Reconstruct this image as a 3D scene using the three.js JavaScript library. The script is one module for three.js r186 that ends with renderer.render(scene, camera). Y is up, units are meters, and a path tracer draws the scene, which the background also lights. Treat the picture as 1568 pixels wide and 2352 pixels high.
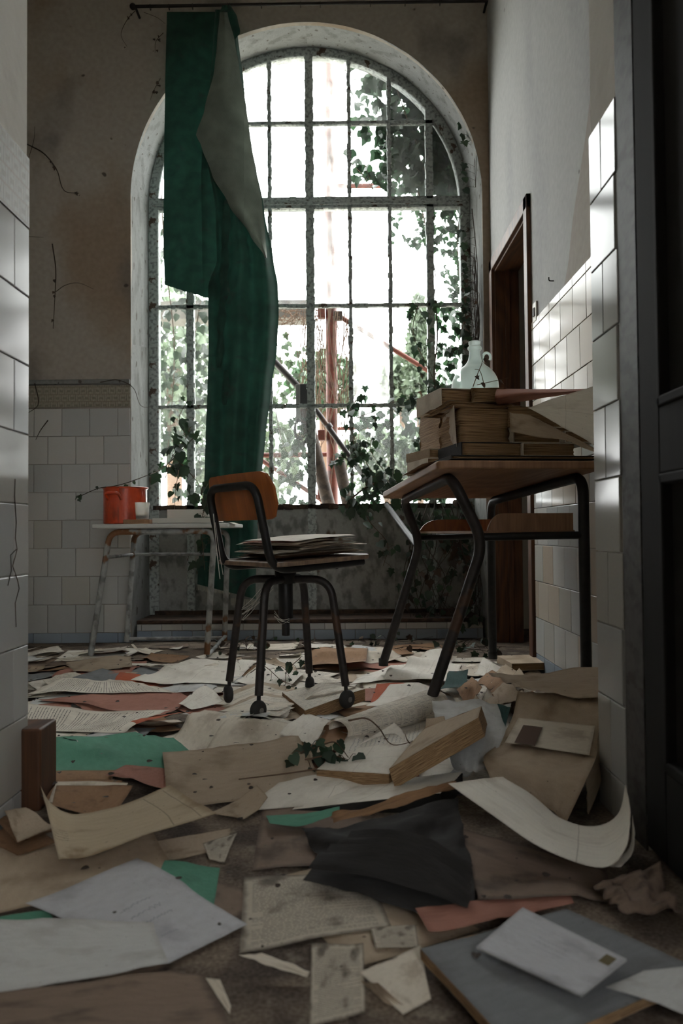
import * as THREE from 'three';
import { mergeGeometries } from 'three/addons/utils/BufferGeometryUtils.js';
import { RoundedBoxGeometry } from 'three/addons/geometries/RoundedBoxGeometry.js';
import { ImprovedNoise } from 'three/addons/math/ImprovedNoise.js';

// ------------------------------------------------------------------ camera, sky, exposure
const scene = new THREE.Scene();
const renderer = new THREE.WebGLRenderer({ antialias: true });
renderer.toneMapping = THREE.LinearToneMapping;
renderer.toneMappingExposure = 1.0;
renderer.shadowMap.enabled = true;
renderer.shadowMap.type = THREE.PCFSoftShadowMap;
const W = 1568, HGT = 2352, FOC = 1770;
const camera = new THREE.PerspectiveCamera(2 * Math.atan(HGT / 2 / FOC) * 180 / Math.PI, W / HGT, 0.05, 200);
camera.position.set(0, 0.58, 0);
camera.rotation.order = 'YXZ';
camera.rotation.set(0.026, 0.0034, -0.0085);
camera.focus = 2.7;
camera.userData.fStop = 4.5;
camera.updateMatrixWorld(true);
// overcast sky: one even white
const SKY = 13;
scene.background = new THREE.Color().setRGB(SKY * 0.985, SKY, SKY * 0.995);

// ------------------------------------------------------------------ helpers
const V = (x, y, z) => new THREE.Vector3(x, y, z);
const rngOf = (s) => () => { s = (s + 0x6d2b79f5) | 0; let t = Math.imul(s ^ (s >>> 15), 1 | s); t = (t + Math.imul(t ^ (t >>> 7), 61 | t)) ^ t; return ((t ^ (t >>> 14)) >>> 0) / 4294967296; };
let rand = rngOf(77);
const rr = (a, b) => a + (b - a) * rand();
const pick = (a) => a[Math.floor(rand() * a.length)];
const lerp = (a, b, t) => a + (b - a) * t, clamp = (x, a = 0, b = 1) => Math.min(b, Math.max(a, x));
const sstep = (a, b, x) => { const t = clamp((x - a) / (b - a)); return t * t * (3 - 2 * t); };
const pn = new ImprovedNoise();
const noise = (x, y = 0, z = 0) => pn.noise(x + 100.3, y + 57.7, z + 13.1);
const fbm = (x, y, o = 4, z = 0) => { let s = 0, a = 0.5; for (let i = 0; i < o; i++) { s += a * noise(x, y, z + i * 7.3); x *= 2.03; y *= 2.03; a *= 0.5; } return s; };
// a point of the place: picture column and row read off the photograph, and its distance in metres from the camera's plane
const ray = (px, py) => V((px - W / 2) / FOC, (HGT / 2 - py) / FOC, -1).transformDirection(camera.matrixWorld);
const at = (px, py, d) => { const r = ray(px, py); return camera.position.clone().addScaledVector(r, d / -r.z); };
const onFloor = (px, py, y = 0) => { const r = ray(px, py); return camera.position.clone().addScaledVector(r, (y - 0.58) / r.y); };
const names = new Map();
const numbered = (n) => { const k = names.get(n) ?? 0; names.set(n, k + 1); return k ? `${n}_${String(k).padStart(3, '0')}` : n; };
const dress = (m) => { m.castShadow = m.receiveShadow = true; return m; };
function tag(o, label, category, group, kind) {
  if (label) o.userData.label = label; if (category) o.userData.category = category;
  if (group) o.userData.group = group; if (kind) o.userData.kind = kind; return o;
}
function thing(name, label, category, p = [0, 0, 0], turn = 0, group) {
  const o = new THREE.Group(); o.name = numbered(name); scene.add(o);
  o.position.set(...p); o.rotation.y = turn; return tag(o, label, category, group);
}
function part(name, geo, mat, parent) { const m = dress(new THREE.Mesh(geo, mat)); m.name = name; parent.add(m); return m; }
function solo(name, label, category, geo, mat, group) { const m = part(numbered(name), geo, mat, scene); return tag(m, label, category, group); }
function struct(name, geo, mat, label) { const m = part(name, geo, mat, scene); m.userData.kind = 'structure'; if (label) m.userData.label = label; return m; }
const box = (x0, x1, y0, y1, z0, z1) => { const g = new THREE.BoxGeometry(x1 - x0, y1 - y0, z1 - z0); g.translate((x0 + x1) / 2, (y0 + y1) / 2, (z0 + z1) / 2); return metric(g); };
const rbox = (w, h, d, r = 0.004, s = 2) => new RoundedBoxGeometry(w, h, d, s, Math.min(r, w / 2.01, h / 2.01, d / 2.01));
// uv in metres from the dominant axis of each normal
function metric(g, k = 1, ou = 0, ov = 0) {
  const p = g.attributes.position, n = g.attributes.normal, uv = new Float32Array(p.count * 2);
  for (let i = 0; i < p.count; i++) {
    const ax = Math.abs(n.getX(i)), ay = Math.abs(n.getY(i)), az = Math.abs(n.getZ(i));
    let u, v; if (ax >= ay && ax >= az) { u = p.getZ(i); v = p.getY(i); } else if (ay >= az) { u = p.getX(i); v = p.getZ(i); } else { u = p.getX(i); v = p.getY(i); }
    uv[2 * i] = u * k + ou; uv[2 * i + 1] = v * k + ov;
  }
  g.setAttribute('uv', new THREE.BufferAttribute(uv, 2)); return g;
}
// polyline with rounded corners
function rounded(pts, rad, n = 6) {
  const out = [pts[0].clone()];
  for (let i = 1; i < pts.length - 1; i++) {
    const a = pts[i].clone().sub(pts[i - 1]), b = pts[i + 1].clone().sub(pts[i]);
    const r = Math.min(rad, a.length() * 0.48, b.length() * 0.48);
    const p = pts[i].clone().addScaledVector(a.normalize(), -r), q = pts[i].clone().addScaledVector(b.normalize(), r);
    for (let k = 0; k <= n; k++) { const t = k / n; out.push(p.clone().multiplyScalar((1 - t) ** 2).addScaledVector(pts[i], 2 * t * (1 - t)).addScaledVector(q, t * t)); }
  }
  out.push(pts[pts.length - 1].clone()); return out;
}
const spline = (pts, n = 24) => new THREE.CatmullRomCurve3(pts, false, 'centripetal').getPoints(n);
// tube along a polyline, capped, radius a number or a function of t
function tube(pts, rad, sides = 10, cap = true) {
  const n = pts.length, pos = [], uv = [], idx = []; let len = 0;
  const tan = pts.map((p, i) => pts[Math.min(n - 1, i + 1)].clone().sub(pts[Math.max(0, i - 1)]).normalize());
  let nor = Math.abs(tan[0].y) < 0.9 ? V(0, 1, 0) : V(1, 0, 0);
  const R = typeof rad === 'function' ? rad : () => rad;
  for (let i = 0; i < n; i++) {
    if (i) len += pts[i].distanceTo(pts[i - 1]);
    nor = nor.clone().addScaledVector(tan[i], -nor.dot(tan[i])).normalize(); const bi = tan[i].clone().cross(nor), r = R(i / (n - 1));
    for (let k = 0; k <= sides; k++) { const a = k / sides * Math.PI * 2, c = Math.cos(a) * r, s = Math.sin(a) * r; pos.push(pts[i].x + nor.x * c + bi.x * s, pts[i].y + nor.y * c + bi.y * s, pts[i].z + nor.z * c + bi.z * s); uv.push(k / sides * r * 6.28, len); }
  }
  for (let i = 0; i < n - 1; i++) for (let k = 0; k < sides; k++) { const a = i * (sides + 1) + k, b = a + sides + 1; idx.push(a, a + 1, b, b, a + 1, b + 1); }
  if (cap) for (const e of [0, n - 1]) { const c = pos.length / 3; pos.push(pts[e].x, pts[e].y, pts[e].z); uv.push(0, 0); for (let k = 0; k < sides; k++) { const a = e * (sides + 1) + k; e ? idx.push(c, a, a + 1) : idx.push(c, a + 1, a); } }
  const g = new THREE.BufferGeometry(); g.setAttribute('position', new THREE.Float32BufferAttribute(pos, 3)); g.setAttribute('uv', new THREE.Float32BufferAttribute(uv, 2)); g.setIndex(idx); g.computeVertexNormals(); return g;
}
const merge = (list) => mergeGeometries(list.map((g) => { const c = g.index ? g.toNonIndexed() : g; for (const k of Object.keys(c.attributes)) if (!['position', 'normal', 'uv'].includes(k)) c.deleteAttribute(k); return c; }));
// surface from a function of (u, v)
function patch(f, nu, nv, closed) {
  const pos = [], uv = [], idx = [];
  for (let j = 0; j <= nv; j++) for (let i = 0; i <= nu; i++) { const p = f(i / nu, j / nv); pos.push(p.x, p.y, p.z); uv.push(p.u ?? i / nu, p.v ?? j / nv); }
  for (let j = 0; j < nv; j++) for (let i = 0; i < nu; i++) { const a = j * (nu + 1) + i, b = a + nu + 1; idx.push(a, a + 1, b, b, a + 1, b + 1); }
  const g = new THREE.BufferGeometry(); g.setAttribute('position', new THREE.Float32BufferAttribute(pos, 3)); g.setAttribute('uv', new THREE.Float32BufferAttribute(uv, 2)); g.setIndex(idx); g.computeVertexNormals(); return g;
}

// ------------------------------------------------------------------ textures
function dataTex(w, h, f, srgb = true, repeat = true) {
  const d = new Uint8Array(w * h * 4);
  for (let y = 0; y < h; y++) for (let x = 0; x < w; x++) { const c = f(x / w, y / h, x, y), i = (y * w + x) * 4; d[i] = clamp(c[0], 0, 255); d[i + 1] = clamp(c[1], 0, 255); d[i + 2] = clamp(c[2], 0, 255); d[i + 3] = 255; }
  const t = new THREE.DataTexture(d, w, h); t.magFilter = THREE.LinearFilter; t.minFilter = THREE.LinearMipmapLinearFilter; if (srgb) t.colorSpace = THREE.SRGBColorSpace;
  if (repeat) t.wrapS = t.wrapT = THREE.RepeatWrapping; t.needsUpdate = true; return t;
}
function canvasTex(w, h, draw, srgb = true) {
  const c = document.createElement('canvas'); c.width = w; c.height = h; draw(c.getContext('2d'), w, h);
  const t = new THREE.CanvasTexture(c); if (srgb) t.colorSpace = THREE.SRGBColorSpace; t.wrapS = t.wrapT = THREE.RepeatWrapping; return t;
}
const mixc = (a, b, t) => [lerp(a[0], b[0], t), lerp(a[1], b[1], t), lerp(a[2], b[2], t)];
const std = (o) => new THREE.MeshStandardMaterial({ side: THREE.DoubleSide, ...o });
const phy = (o) => new THREE.MeshPhysicalMaterial({ side: THREE.DoubleSide, ...o });
const grainBump = dataTex(256, 256, (u, v) => { const n = 128 + 150 * fbm(u * 16, v * 16, 4); return [n, n, n]; }, false);
// plaster of the window wall: warm grey, brown water stains, mould specks. 3 m x 3.6 m of wall
const plasterBackMap = dataTex(1024, 1024, (u, v) => {
  const x = u * 3.7, y = v * 3.9; let c = [158, 150, 140];
  c = mixc(c, [128, 104, 80], clamp(sstep(-0.02, 0.28, fbm(x * 1.1 + 3, y * 0.8 + 1, 4)) * 0.55));
  c = mixc(c, [108, 102, 96], clamp(sstep(0.05, 0.3, fbm(x * 2.3 + 9, y * 1.4, 4)) * 0.6));
  const g = fbm(x * 40, y * 40, 2) * 16; const sp = noise(x * 26, y * 26, 5) + 0.5 * noise(x * 7, y * 7, 2);
  c = mixc(c, [52, 46, 40], clamp(sstep(0.78, 0.95, sp) * 0.75));
  return [c[0] + g, c[1] + g, c[2] + g];
});
// paler plaster of the side wall with an old browner coat lower down, its outline ragged. 2.6 m x 3.6 m
const plasterSideMap = dataTex(1024, 1024, (u, v) => {
  const x = u * 2.6, y = v * 3.6; let c = [166, 166, 164];
  c = mixc(c, [150, 150, 150], clamp(sstep(-0.05, 0.3, fbm(x * 3.2, y * 0.9, 4)) * 0.6));
  const edge = 1.5 + (x - 1.46) * 1.5 + 0.08 * fbm(x * 6, 2.2, 3);
  c = mixc(c, [150, 141, 130], sstep(0.012, -0.012, y - edge) * sstep(-0.01, 0.015, x - 1.43 - 0.06 * fbm(2.5, y * 5, 3)) * 0.85);
  const g = fbm(x * 40, y * 40, 2) * 12; c = mixc(c, [70, 66, 60], clamp(sstep(0.84, 1.0, noise(x * 24, y * 24, 9) + 0.5 * noise(x * 6, y * 6, 4)) * 0.6));
  return [c[0] + g, c[1] + g, c[2] + g];
});
const revealMap = dataTex(512, 512, (u, v) => {
  let c = [122, 123, 121]; const n = fbm(u * 7, v * 9, 5), m = fbm(u * 24 + 5, v * 20, 4);
  c = mixc(c, [98, 98, 95], sstep(0, 0.3, n) * 0.8); c = mixc(c, [66, 60, 52], sstep(0.3, 0.36, m) * 0.8); const g = fbm(u * 90, v * 90, 2) * 14; return [c[0] + g, c[1] + g, c[2] + g];
});
const mosaicMap = dataTex(256, 128, (u, v) => { // small woven mosaic, 4 x 4 repeats of little bars
  const x = u * 16, y = v * 8, fx = x % 1, fy = y % 1, cell = (Math.floor(x) + Math.floor(y)) % 2; let c = cell ? (Math.floor(fx * 3) % 2 ? [122, 117, 102] : [146, 141, 127]) : (Math.floor(fy * 3) % 2 ? [120, 115, 100] : [144, 139, 124]);
  if (fx < 0.1 || fy < 0.1) c = [124, 114, 98]; const g = noise(x * 3, y * 3) * 16; return [c[0] + g, c[1] + g, c[2] + g];
});
const floorMap = dataTex(1024, 1024, (u, v) => {
  const x = u * 3, y = v * 3; let c = [116, 102, 88]; c = mixc(c, [74, 63, 54], sstep(-0.15, 0.3, fbm(x * 3, y * 3, 5))); c = mixc(c, [140, 130, 116], sstep(0.1, 0.35, fbm(x * 5 + 8, y * 5, 4)) * 0.6);
  const g = fbm(x * 60, y * 60, 2) * 50; return [c[0] + g, c[1] + g, c[2] + g];
});
const rustMap = (base, rust, amt, sx, sy, seed) => dataTex(512, 512, (u, v) => {
  const n = fbm(u * sx + seed, v * sy, 5), m = fbm(u * sx * 4 + 3, v * sy * 4 + seed, 4); let c = base; c = mixc(c, base.map((q) => q * 0.72), sstep(-0.1, 0.3, m));
  c = mixc(c, rust, sstep(amt, amt + 0.12, n + m * 0.35)); const g = fbm(u * 80, v * 80, 2) * 14; return [c[0] + g, c[1] + g, c[2] + g];
});
const woodMap = (a, b, sx, seed) => dataTex(512, 512, (u, v) => {
  const w = fbm(u * 3 + seed, v * 0.7, 3), r = 0.5 + 0.5 * Math.sin((u * sx + w * 9) * 6.28), f = fbm(u * 140, v * 5 + seed, 3); let c = mixc(a, b, clamp(r * 0.55 + f * 0.8 + 0.2)); return c;
});
const fabricMap = dataTex(512, 512, (u, v, x, y) => { const g = ((x % 4 < 2) ^ (y % 4 < 2) ? 6 : -6) + fbm(u * 9, v * 9, 4) * 26; let c = [27, 62, 51]; c = mixc(c, [44, 50, 45], sstep(0.2, 0.42, fbm(u * 5 + 2, v * 7, 4)) * 0.5); return [c[0] + g * 0.5, c[1] + g, c[2] + g * 0.8]; });
// --- paper: aged sheets, a few with print, tables, handwriting
function paperTex(base, o = {}) {
  const { stain = 0.35, dark = [110, 92, 72], lines = 0, seed = 1, size = 512 } = o;
  return canvasTex(size, size, (g, w, h) => {
    const im = g.createImageData(w, h);
    for (let y = 0; y < h; y++) for (let x = 0; x < w; x++) {
      const u = x / w, v = y / h; let c = mixc(base, dark, clamp(sstep(0.02, 0.45, fbm(u * 3 + seed * 5, v * 3 + seed, 5)) * stain));
      const edge = Math.min(u, v, 1 - u, 1 - v) + 0.03 * fbm(u * 12, v * 12 + seed, 3); c = mixc(c, dark, sstep(0.05, 0.0, edge) * stain * 0.7);
      const sp = noise(u * 46 + seed, v * 46, 3); c = mixc(c, [58, 50, 42], sstep(0.62, 0.75, sp) * (o.specks ?? 0.5)); const gr = fbm(u * 130, v * 130, 2) * 14 + fbm(u * 8, v * 22 + seed, 3) * 10;
      const i = (y * w + x) * 4; im.data[i] = c[0] + gr; im.data[i + 1] = c[1] + gr; im.data[i + 2] = c[2] + gr; im.data[i + 3] = 255;
    }
    g.putImageData(im, 0, 0); const R = rngOf(seed * 991 + 3);
    if (o.fold) { g.strokeStyle = 'rgba(70,58,46,0.35)'; g.lineWidth = 1.5; for (const q of [0.5]) { g.beginPath(); g.moveTo(0, h * q); g.lineTo(w, h * q + 3); g.stroke(); g.beginPath(); g.moveTo(w * q, 0); g.lineTo(w * q - 2, h); g.stroke(); } }
    if (o.kind === 'print') { for (let y = 40; y < h - 36; y += 11) { let x = 36 + (R() < 0.15 ? 40 : 0); const end = R() < 0.2 ? w * (0.4 + 0.4 * R()) : w - 40; while (x < end) { const l = 6 + R() * 22; g.fillStyle = `rgba(50,46,46,${0.4 + R() * 0.3})`; g.fillRect(x, y, Math.min(l, end - x), 3.2); x += l + 5; } } }
    if (o.kind === 'rows') { g.strokeStyle = 'rgba(70,66,64,0.5)'; g.lineWidth = 1; for (let y = 30; y < h - 20; y += 14) { g.beginPath(); g.moveTo(24, y); g.lineTo(w - 24, y); g.stroke(); let x = 30; while (x < w - 60) { if (R() < 0.6) { g.fillStyle = 'rgba(60,58,62,0.5)'; g.fillRect(x, y - 8, 8 + R() * 20, 3); } x += 34; } } for (let x = 24; x < w; x += 68) { g.beginPath(); g.moveTo(x, 30); g.lineTo(x, h - 20); g.stroke(); } }
    if (o.kind === 'form') { g.strokeStyle = 'rgba(70,62,52,0.55)'; g.lineWidth = 1.6; g.strokeRect(26, 26, w - 52, h - 52); g.beginPath(); g.moveTo(90, 26); g.lineTo(90, h - 26); g.moveTo(w - 80, 26); g.lineTo(w - 80, h - 26); g.stroke(); for (let k = 0; k < 5; k++) scrawl(g, R, 110, h * 0.35 + k * 26, 90, 'rgba(52,46,44,0.6)'); }
    if (o.kind === 'hand') { for (let y = 60; y < h - 40; y += 26) scrawl(g, R, 50, y, w - 110 - R() * 120, o.ink ?? 'rgba(60,62,82,0.6)'); }
    if (o.kind === 'note') { for (let k = 0; k < 3; k++) scrawl(g, R, w * 0.34, h * 0.38 + k * 44, w * 0.32, 'rgba(70,72,92,0.5)'); scrawl(g, R, w * 0.3, h * 0.22, w * 0.2, 'rgba(70,72,92,0.35)'); }
  });
}
function scrawl(g, R, x, y, len, ink) { g.strokeStyle = ink; g.lineWidth = 1.7; g.beginPath(); g.moveTo(x, y); for (let q = 0; q < len; q += 3.5) { const gap = R() < 0.09; const py = y + (R() - 0.55) * (R() < 0.2 ? 17 : 9); gap ? g.moveTo(x + q, py) : g.lineTo(x + q, py); } g.stroke(); }
const P = {};
const paperMat = (key, base, o) => { P[key] = std({ map: paperTex(base, o), roughness: 0.92, bumpMap: grainBump, bumpScale: 0.0006 }); };
paperMat('cream', [214, 204, 188], { seed: 1, stain: 0.3 });
paperMat('ivory', [226, 220, 209], { seed: 2, stain: 0.2, fold: true });
paperMat('grey', [196, 196, 194], { seed: 3, stain: 0.25, dark: [120, 112, 104] });
paperMat('beige', [178, 160, 138], { seed: 4, stain: 0.4 });
paperMat('print', [218, 210, 197], { seed: 5, kind: 'print', stain: 0.25 });
paperMat('rows', [214, 206, 192], { seed: 6, kind: 'rows', stain: 0.3, fold: true });
paperMat('form', [190, 174, 148], { seed: 7, kind: 'form', stain: 0.55, dark: [118, 94, 66] });
paperMat('hand', [218, 212, 202], { seed: 8, kind: 'hand', stain: 0.25 });
paperMat('envelope', [192, 192, 196], { seed: 9, kind: 'note', stain: 0.3, dark: [120, 116, 120], specks: 0.2 });
paperMat('dirty', [186, 176, 160], { seed: 10, kind: 'print', stain: 0.7, dark: [70, 62, 54], specks: 0.9 });
paperMat('green', [86, 142, 118], { seed: 11, stain: 0.3, dark: [66, 104, 88] });
paperMat('orange', [178, 88, 56], { seed: 12, stain: 0.3, dark: [140, 66, 40], size: 256 });
paperMat('salmon', [164, 114, 98], { seed: 13, stain: 0.5, dark: [120, 76, 62], size: 256 });
paperMat('kraft', [150, 116, 86], { seed: 14, stain: 0.5, dark: [92, 68, 50], size: 256 });
paperMat('slate', [122, 124, 126], { seed: 15, stain: 0.4, dark: [86, 84, 82], size: 256 });
paperMat('black', [34, 32, 31], { seed: 16, stain: 0.3, dark: [52, 48, 44], size: 256 });
paperMat('brown', [128, 110, 96], { seed: 17, stain: 0.6, dark: [64, 54, 46], size: 256 });
paperMat('teal', [44, 74, 70], { seed: 18, stain: 0.4, dark: [36, 50, 48], size: 256 });
// page edges of books and bundles
const pagesMap = dataTex(64, 512, (u, v, x, y) => { const n = noise(v * 210, u * 2) + 0.6 * noise(v * 90, u * 5, 3); let c = mixc([182, 150, 112], [88, 62, 40], clamp(0.3 + n * 0.9)); return c; });
const pagesMat = std({ map: pagesMap, roughness: 0.95, bumpMap: pagesMap, bumpScale: 0.003 });

// ------------------------------------------------------------------ materials
const M = {
  plasterBack: std({ map: plasterBackMap, roughness: 0.95, bumpMap: grainBump, bumpScale: 0.004 }),
  plasterSide: std({ map: plasterSideMap, roughness: 0.9, bumpMap: grainBump, bumpScale: 0.003 }),
  plaster: std({ color: '#d2cec6', roughness: 0.95, bumpMap: grainBump, bumpScale: 0.004 }),
  plasterDim: std({ color: '#dcd9d2', roughness: 0.95 }),
  reveal: std({ map: revealMap, roughness: 0.9, bumpMap: grainBump, bumpScale: 0.004 }),
  mosaic: std({ map: mosaicMap, roughness: 0.5 }),
  floor: std({ map: floorMap, roughness: 0.95, bumpMap: grainBump, bumpScale: 0.004 }),
  grout: std({ color: '#8b8378', roughness: 0.95 }),
  wood: std({ map: woodMap([104, 66, 40], [62, 38, 24], 5, 1), roughness: 0.55 }),
  deskWood: std({ map: woodMap([168, 130, 100], [134, 100, 76], 4, 5), roughness: 0.6 }),
  deskTop: std({ map: woodMap([132, 110, 90], [98, 80, 66], 4, 7), roughness: 0.55 }),
  orangeWood: phy({ map: woodMap([172, 100, 46], [142, 78, 34], 3, 9), roughness: 0.45, clearcoat: 0.3, clearcoatRoughness: 0.4 }),
  doorBlack: std({ map: woodMap([20, 17, 16], [13, 11, 10], 6, 3), roughness: 0.85 }),
  framePaint: std({ map: rustMap([82, 80, 78], [58, 52, 48], 0.25, 5, 9, 2), roughness: 0.6 }),
  winPaint: std({ map: rustMap([172, 178, 176], [84, 68, 56], 0.24, 7, 7, 4), roughness: 0.75, bumpMap: grainBump, bumpScale: 0.004 }),
  winPanel: std({ map: rustMap([150, 150, 146], [84, 64, 48], 0.3, 5, 3, 8), roughness: 0.7, bumpMap: grainBump, bumpScale: 0.002 }),
  rustDark: std({ map: rustMap([74, 56, 44], [40, 30, 25], 0.1, 6, 6, 3), roughness: 0.9 }),
  tubeDark: std({ map: rustMap([44, 38, 36], [72, 50, 36], 0.22, 4, 6, 6), roughness: 0.5, metalness: 0.25 }),
  tubeBlack: std({ map: rustMap([30, 29, 29], [58, 44, 36], 0.3, 4, 6, 1), roughness: 0.45, metalness: 0.3 }),
  tubeWhite: std({ map: rustMap([150, 152, 150], [112, 74, 44], 0.18, 6, 5, 7), roughness: 0.55 }),
  chrome: std({ color: '#8d8d8a', roughness: 0.35, metalness: 0.9 }),
  rubber: std({ color: '#242321', roughness: 0.7 }),
  curtain: phy({ map: fabricMap, roughness: 0.95, transmission: 0.08, thickness: 0, sheen: 0.2, sheenRoughness: 0.8, sheenColor: new THREE.Color('#3a6a58') }),
  curtainBack: phy({ color: '#8b968c', map: dataTex(256, 256, (u, v, x, y) => { const g = ((x % 4 < 2) ^ (y % 4 < 2) ? 8 : -8) + fbm(u * 5, v * 5, 4) * 60; return [205 + g, 205 + g, 200 + g]; }), roughness: 0.95, transmission: 0.2, thickness: 0 }),
  fringe: std({ color: '#b9b4a6', roughness: 1 }),
  ironRod: std({ color: '#2c2826', roughness: 0.7, metalness: 0.4 }),
  pot: phy({ map: rustMap([208, 76, 40], [170, 54, 30], 0.4, 3, 3, 5), roughness: 0.3, clearcoat: 0.4 }),
  paintOrange: std({ map: rustMap([98, 44, 30], [70, 40, 30], 0.2, 4, 4, 9), roughness: 0.6 }),
  steelGrey: std({ color: '#5e5c58', roughness: 0.6, metalness: 0.3 }),
  pipe: std({ map: rustMap([70, 58, 50], [44, 36, 31], 0.1, 5, 6, 2), roughness: 0.8 }),
  rope: std({ color: '#1d1c1b', roughness: 0.9 }),
  stem: std({ color: '#5a4636', roughness: 0.9 }),
  dryStem: std({ color: '#645040', roughness: 0.9 }),
  deadStem: std({ color: '#3c3128', roughness: 0.95 }),
  whiteBoard: std({ color: '#c3c3bf', roughness: 0.7 }),
  card: std({ map: woodMap([168, 132, 100], [146, 112, 84], 2, 4), roughness: 0.9 }),
  demijohn: phy({ color: '#dfe8e4', roughness: 0.62, transmission: 1, thickness: 0, ior: 1.5 }),
  tumbler: phy({ color: '#efefea', roughness: 0.55, transmission: 0.85, thickness: 0, ior: 1.45 }),
  plastic: std({ color: '#c9c6bd', roughness: 0.5 }),
  web: phy({ color: '#d8d4cc', roughness: 1, transmission: 0.4, thickness: 0 }),
  ground: std({ color: '#a39f90', roughness: 1 }),
  stamp: std({ color: '#6e6448', roughness: 0.9 }),
  label: std({ color: '#5e4a3d', roughness: 0.9 }),
};
const tileMats = ['#b4b5b3', '#adaeac', '#b9b8b4', '#b1afa8'].map((c) => phy({ color: c, roughness: 0.13, specularIntensity: 0.2 }));
const tileBeige = ['#b5ab9e', '#aea294', '#bab1a5'].map((c) => phy({ color: c, roughness: 0.13, specularIntensity: 0.2 }));
const tileBlue = ['#8f9aa4', '#8592a0'].map((c) => phy({ color: c, roughness: 0.28, specularIntensity: 0.45 }));
const leafMats = ['#2a3d2c', '#2f4830', '#263829', '#385236'].map((c) => phy({ color: c, roughness: 0.6, transmission: 0.25, thickness: 0 }));
const leafDry = ['#44352a', '#4c3a2c', '#3a2f27'].map((c) => phy({ color: c, roughness: 0.9, transmission: 0.2, thickness: 0 }));
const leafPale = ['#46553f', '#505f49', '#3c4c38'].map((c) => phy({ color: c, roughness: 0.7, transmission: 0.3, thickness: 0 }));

// ------------------------------------------------------------------ the room
const CZ = 2.0, CX0 = 0.55, CX1 = 1.3;
const DB = 4.12, DW = 4.45, XR = 0.80, XL = -2.7, CEIL = 3.9, DP = 1.66, DP2 = 1.41, JL = -0.686, JR = 0.545;
const WX = -0.19, WR = 0.95, WS = 2.405;           // room side of the window arch: centre, radius, spring line
const IX = -0.19, IR = 0.935, IS = 2.495;          // at the frame
struct('floor', box(XL - 0.2, 2.6, -0.2, 0, -DW - 0.3, CZ + 0.2), M.floor);
struct('ceiling', box(XL - 0.2, 2.6, CEIL, CEIL + 0.15, -4.75, CZ + 0.2), M.plasterDim);
function archWall(x0, x1, y1, cx, r, s, z, depth) {
  const sh = new THREE.Shape(); sh.moveTo(x0, 0); sh.lineTo(x1, 0); sh.lineTo(x1, y1); sh.lineTo(x0, y1); sh.closePath();
  const h = new THREE.Path(); h.moveTo(cx - r, -0.0); h.lineTo(cx + r, -0.0); h.lineTo(cx + r, s); h.absarc(cx, s, r, 0, Math.PI, false); h.lineTo(cx - r, 0.0); sh.holes.push(h);
  const g = new THREE.ExtrudeGeometry(sh, { depth, bevelEnabled: false, curveSegments: 48 }); g.translate(0, 0, z - depth); return g;
}
const metricFit = (g, w, h, ou = 0) => { metric(g); const uv = g.attributes.uv; for (let i = 0; i < uv.count; i++) uv.setXY(i, (uv.getX(i) + ou) / w, uv.getY(i) / h); return g; };
const wallBack = struct('wall_back', metricFit(archWall(XL, XR + 0.02, CEIL, WX, WR, WS, -DB, 0.03), 3.7, 3.9, 2.75), M.plasterBack);
part('outer_leaf', metricFit(archWall(XL - 0.2, XR + 0.02, CEIL, IX, IR + 0.06, IS + 0.02, -DB - 0.03, 0.42), 3, 3.6, 2.7), M.plaster, wallBack);
const archPts = (cx, r, s, n = 40) => { const o = []; for (let i = 0; i <= 12; i++) o.push([cx - r, s * i / 12]); for (let i = 1; i < n; i++) { const a = Math.PI - Math.PI * i / n; o.push([cx + r * Math.cos(a), s + r * Math.sin(a)]); } for (let i = 12; i >= 0; i--) o.push([cx + r, s * i / 12]); return o; };
{
  const a = archPts(WX, WR, WS), b = archPts(IX, IR, IS), n = a.length - 1;
  part('reveal', patch((u, v) => { const i = Math.round(u * n), lip = Math.min(1, v * 6); const t = v; const x = lerp(a[i][0], b[i][0], t), y = lerp(a[i][1], b[i][1], t), k = 0.006 * fbm(i * 0.5, v * 5, 3); return { x: x + k, y: y + k, z: lerp(-DB + 0.0, -DW - 0.02, t), u: u * 8, v: v * 0.5 }; }, n, 8), M.reveal, wallBack);
}
// side wall with its doorway (near edge at D0, far edge at D1)
const D0 = 3.28, D1 = 4.03, DTOP = 1.96;
const sideGeo = merge([box(XR, XR + 0.12, 0, CEIL, -D0, -DP2), box(XR, XR + 0.12, 0, CEIL, -DB - 0.05, -D1), box(XR, XR + 0.12, DTOP, CEIL, -D1, -D0)]);
const wallRight = struct('wall_right', metricFit(sideGeo, 2.6, 3.6, 4.2), M.plasterSide);
struct('wall_left', box(XL - 0.15, XL, 0, CEIL, -DB - 0.05, -DP), M.plaster);
// partition the photographer looks through
const wallFront = struct('wall_front', merge([box(XL - 0.15, JL, 0, CEIL, -DP, -DP2), box(JR, XR + 0.12, 0, CEIL, -DP, -DP2), box(JL, JR, 2.45, CEIL, -DP, -DP2)]), M.plaster);
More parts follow.
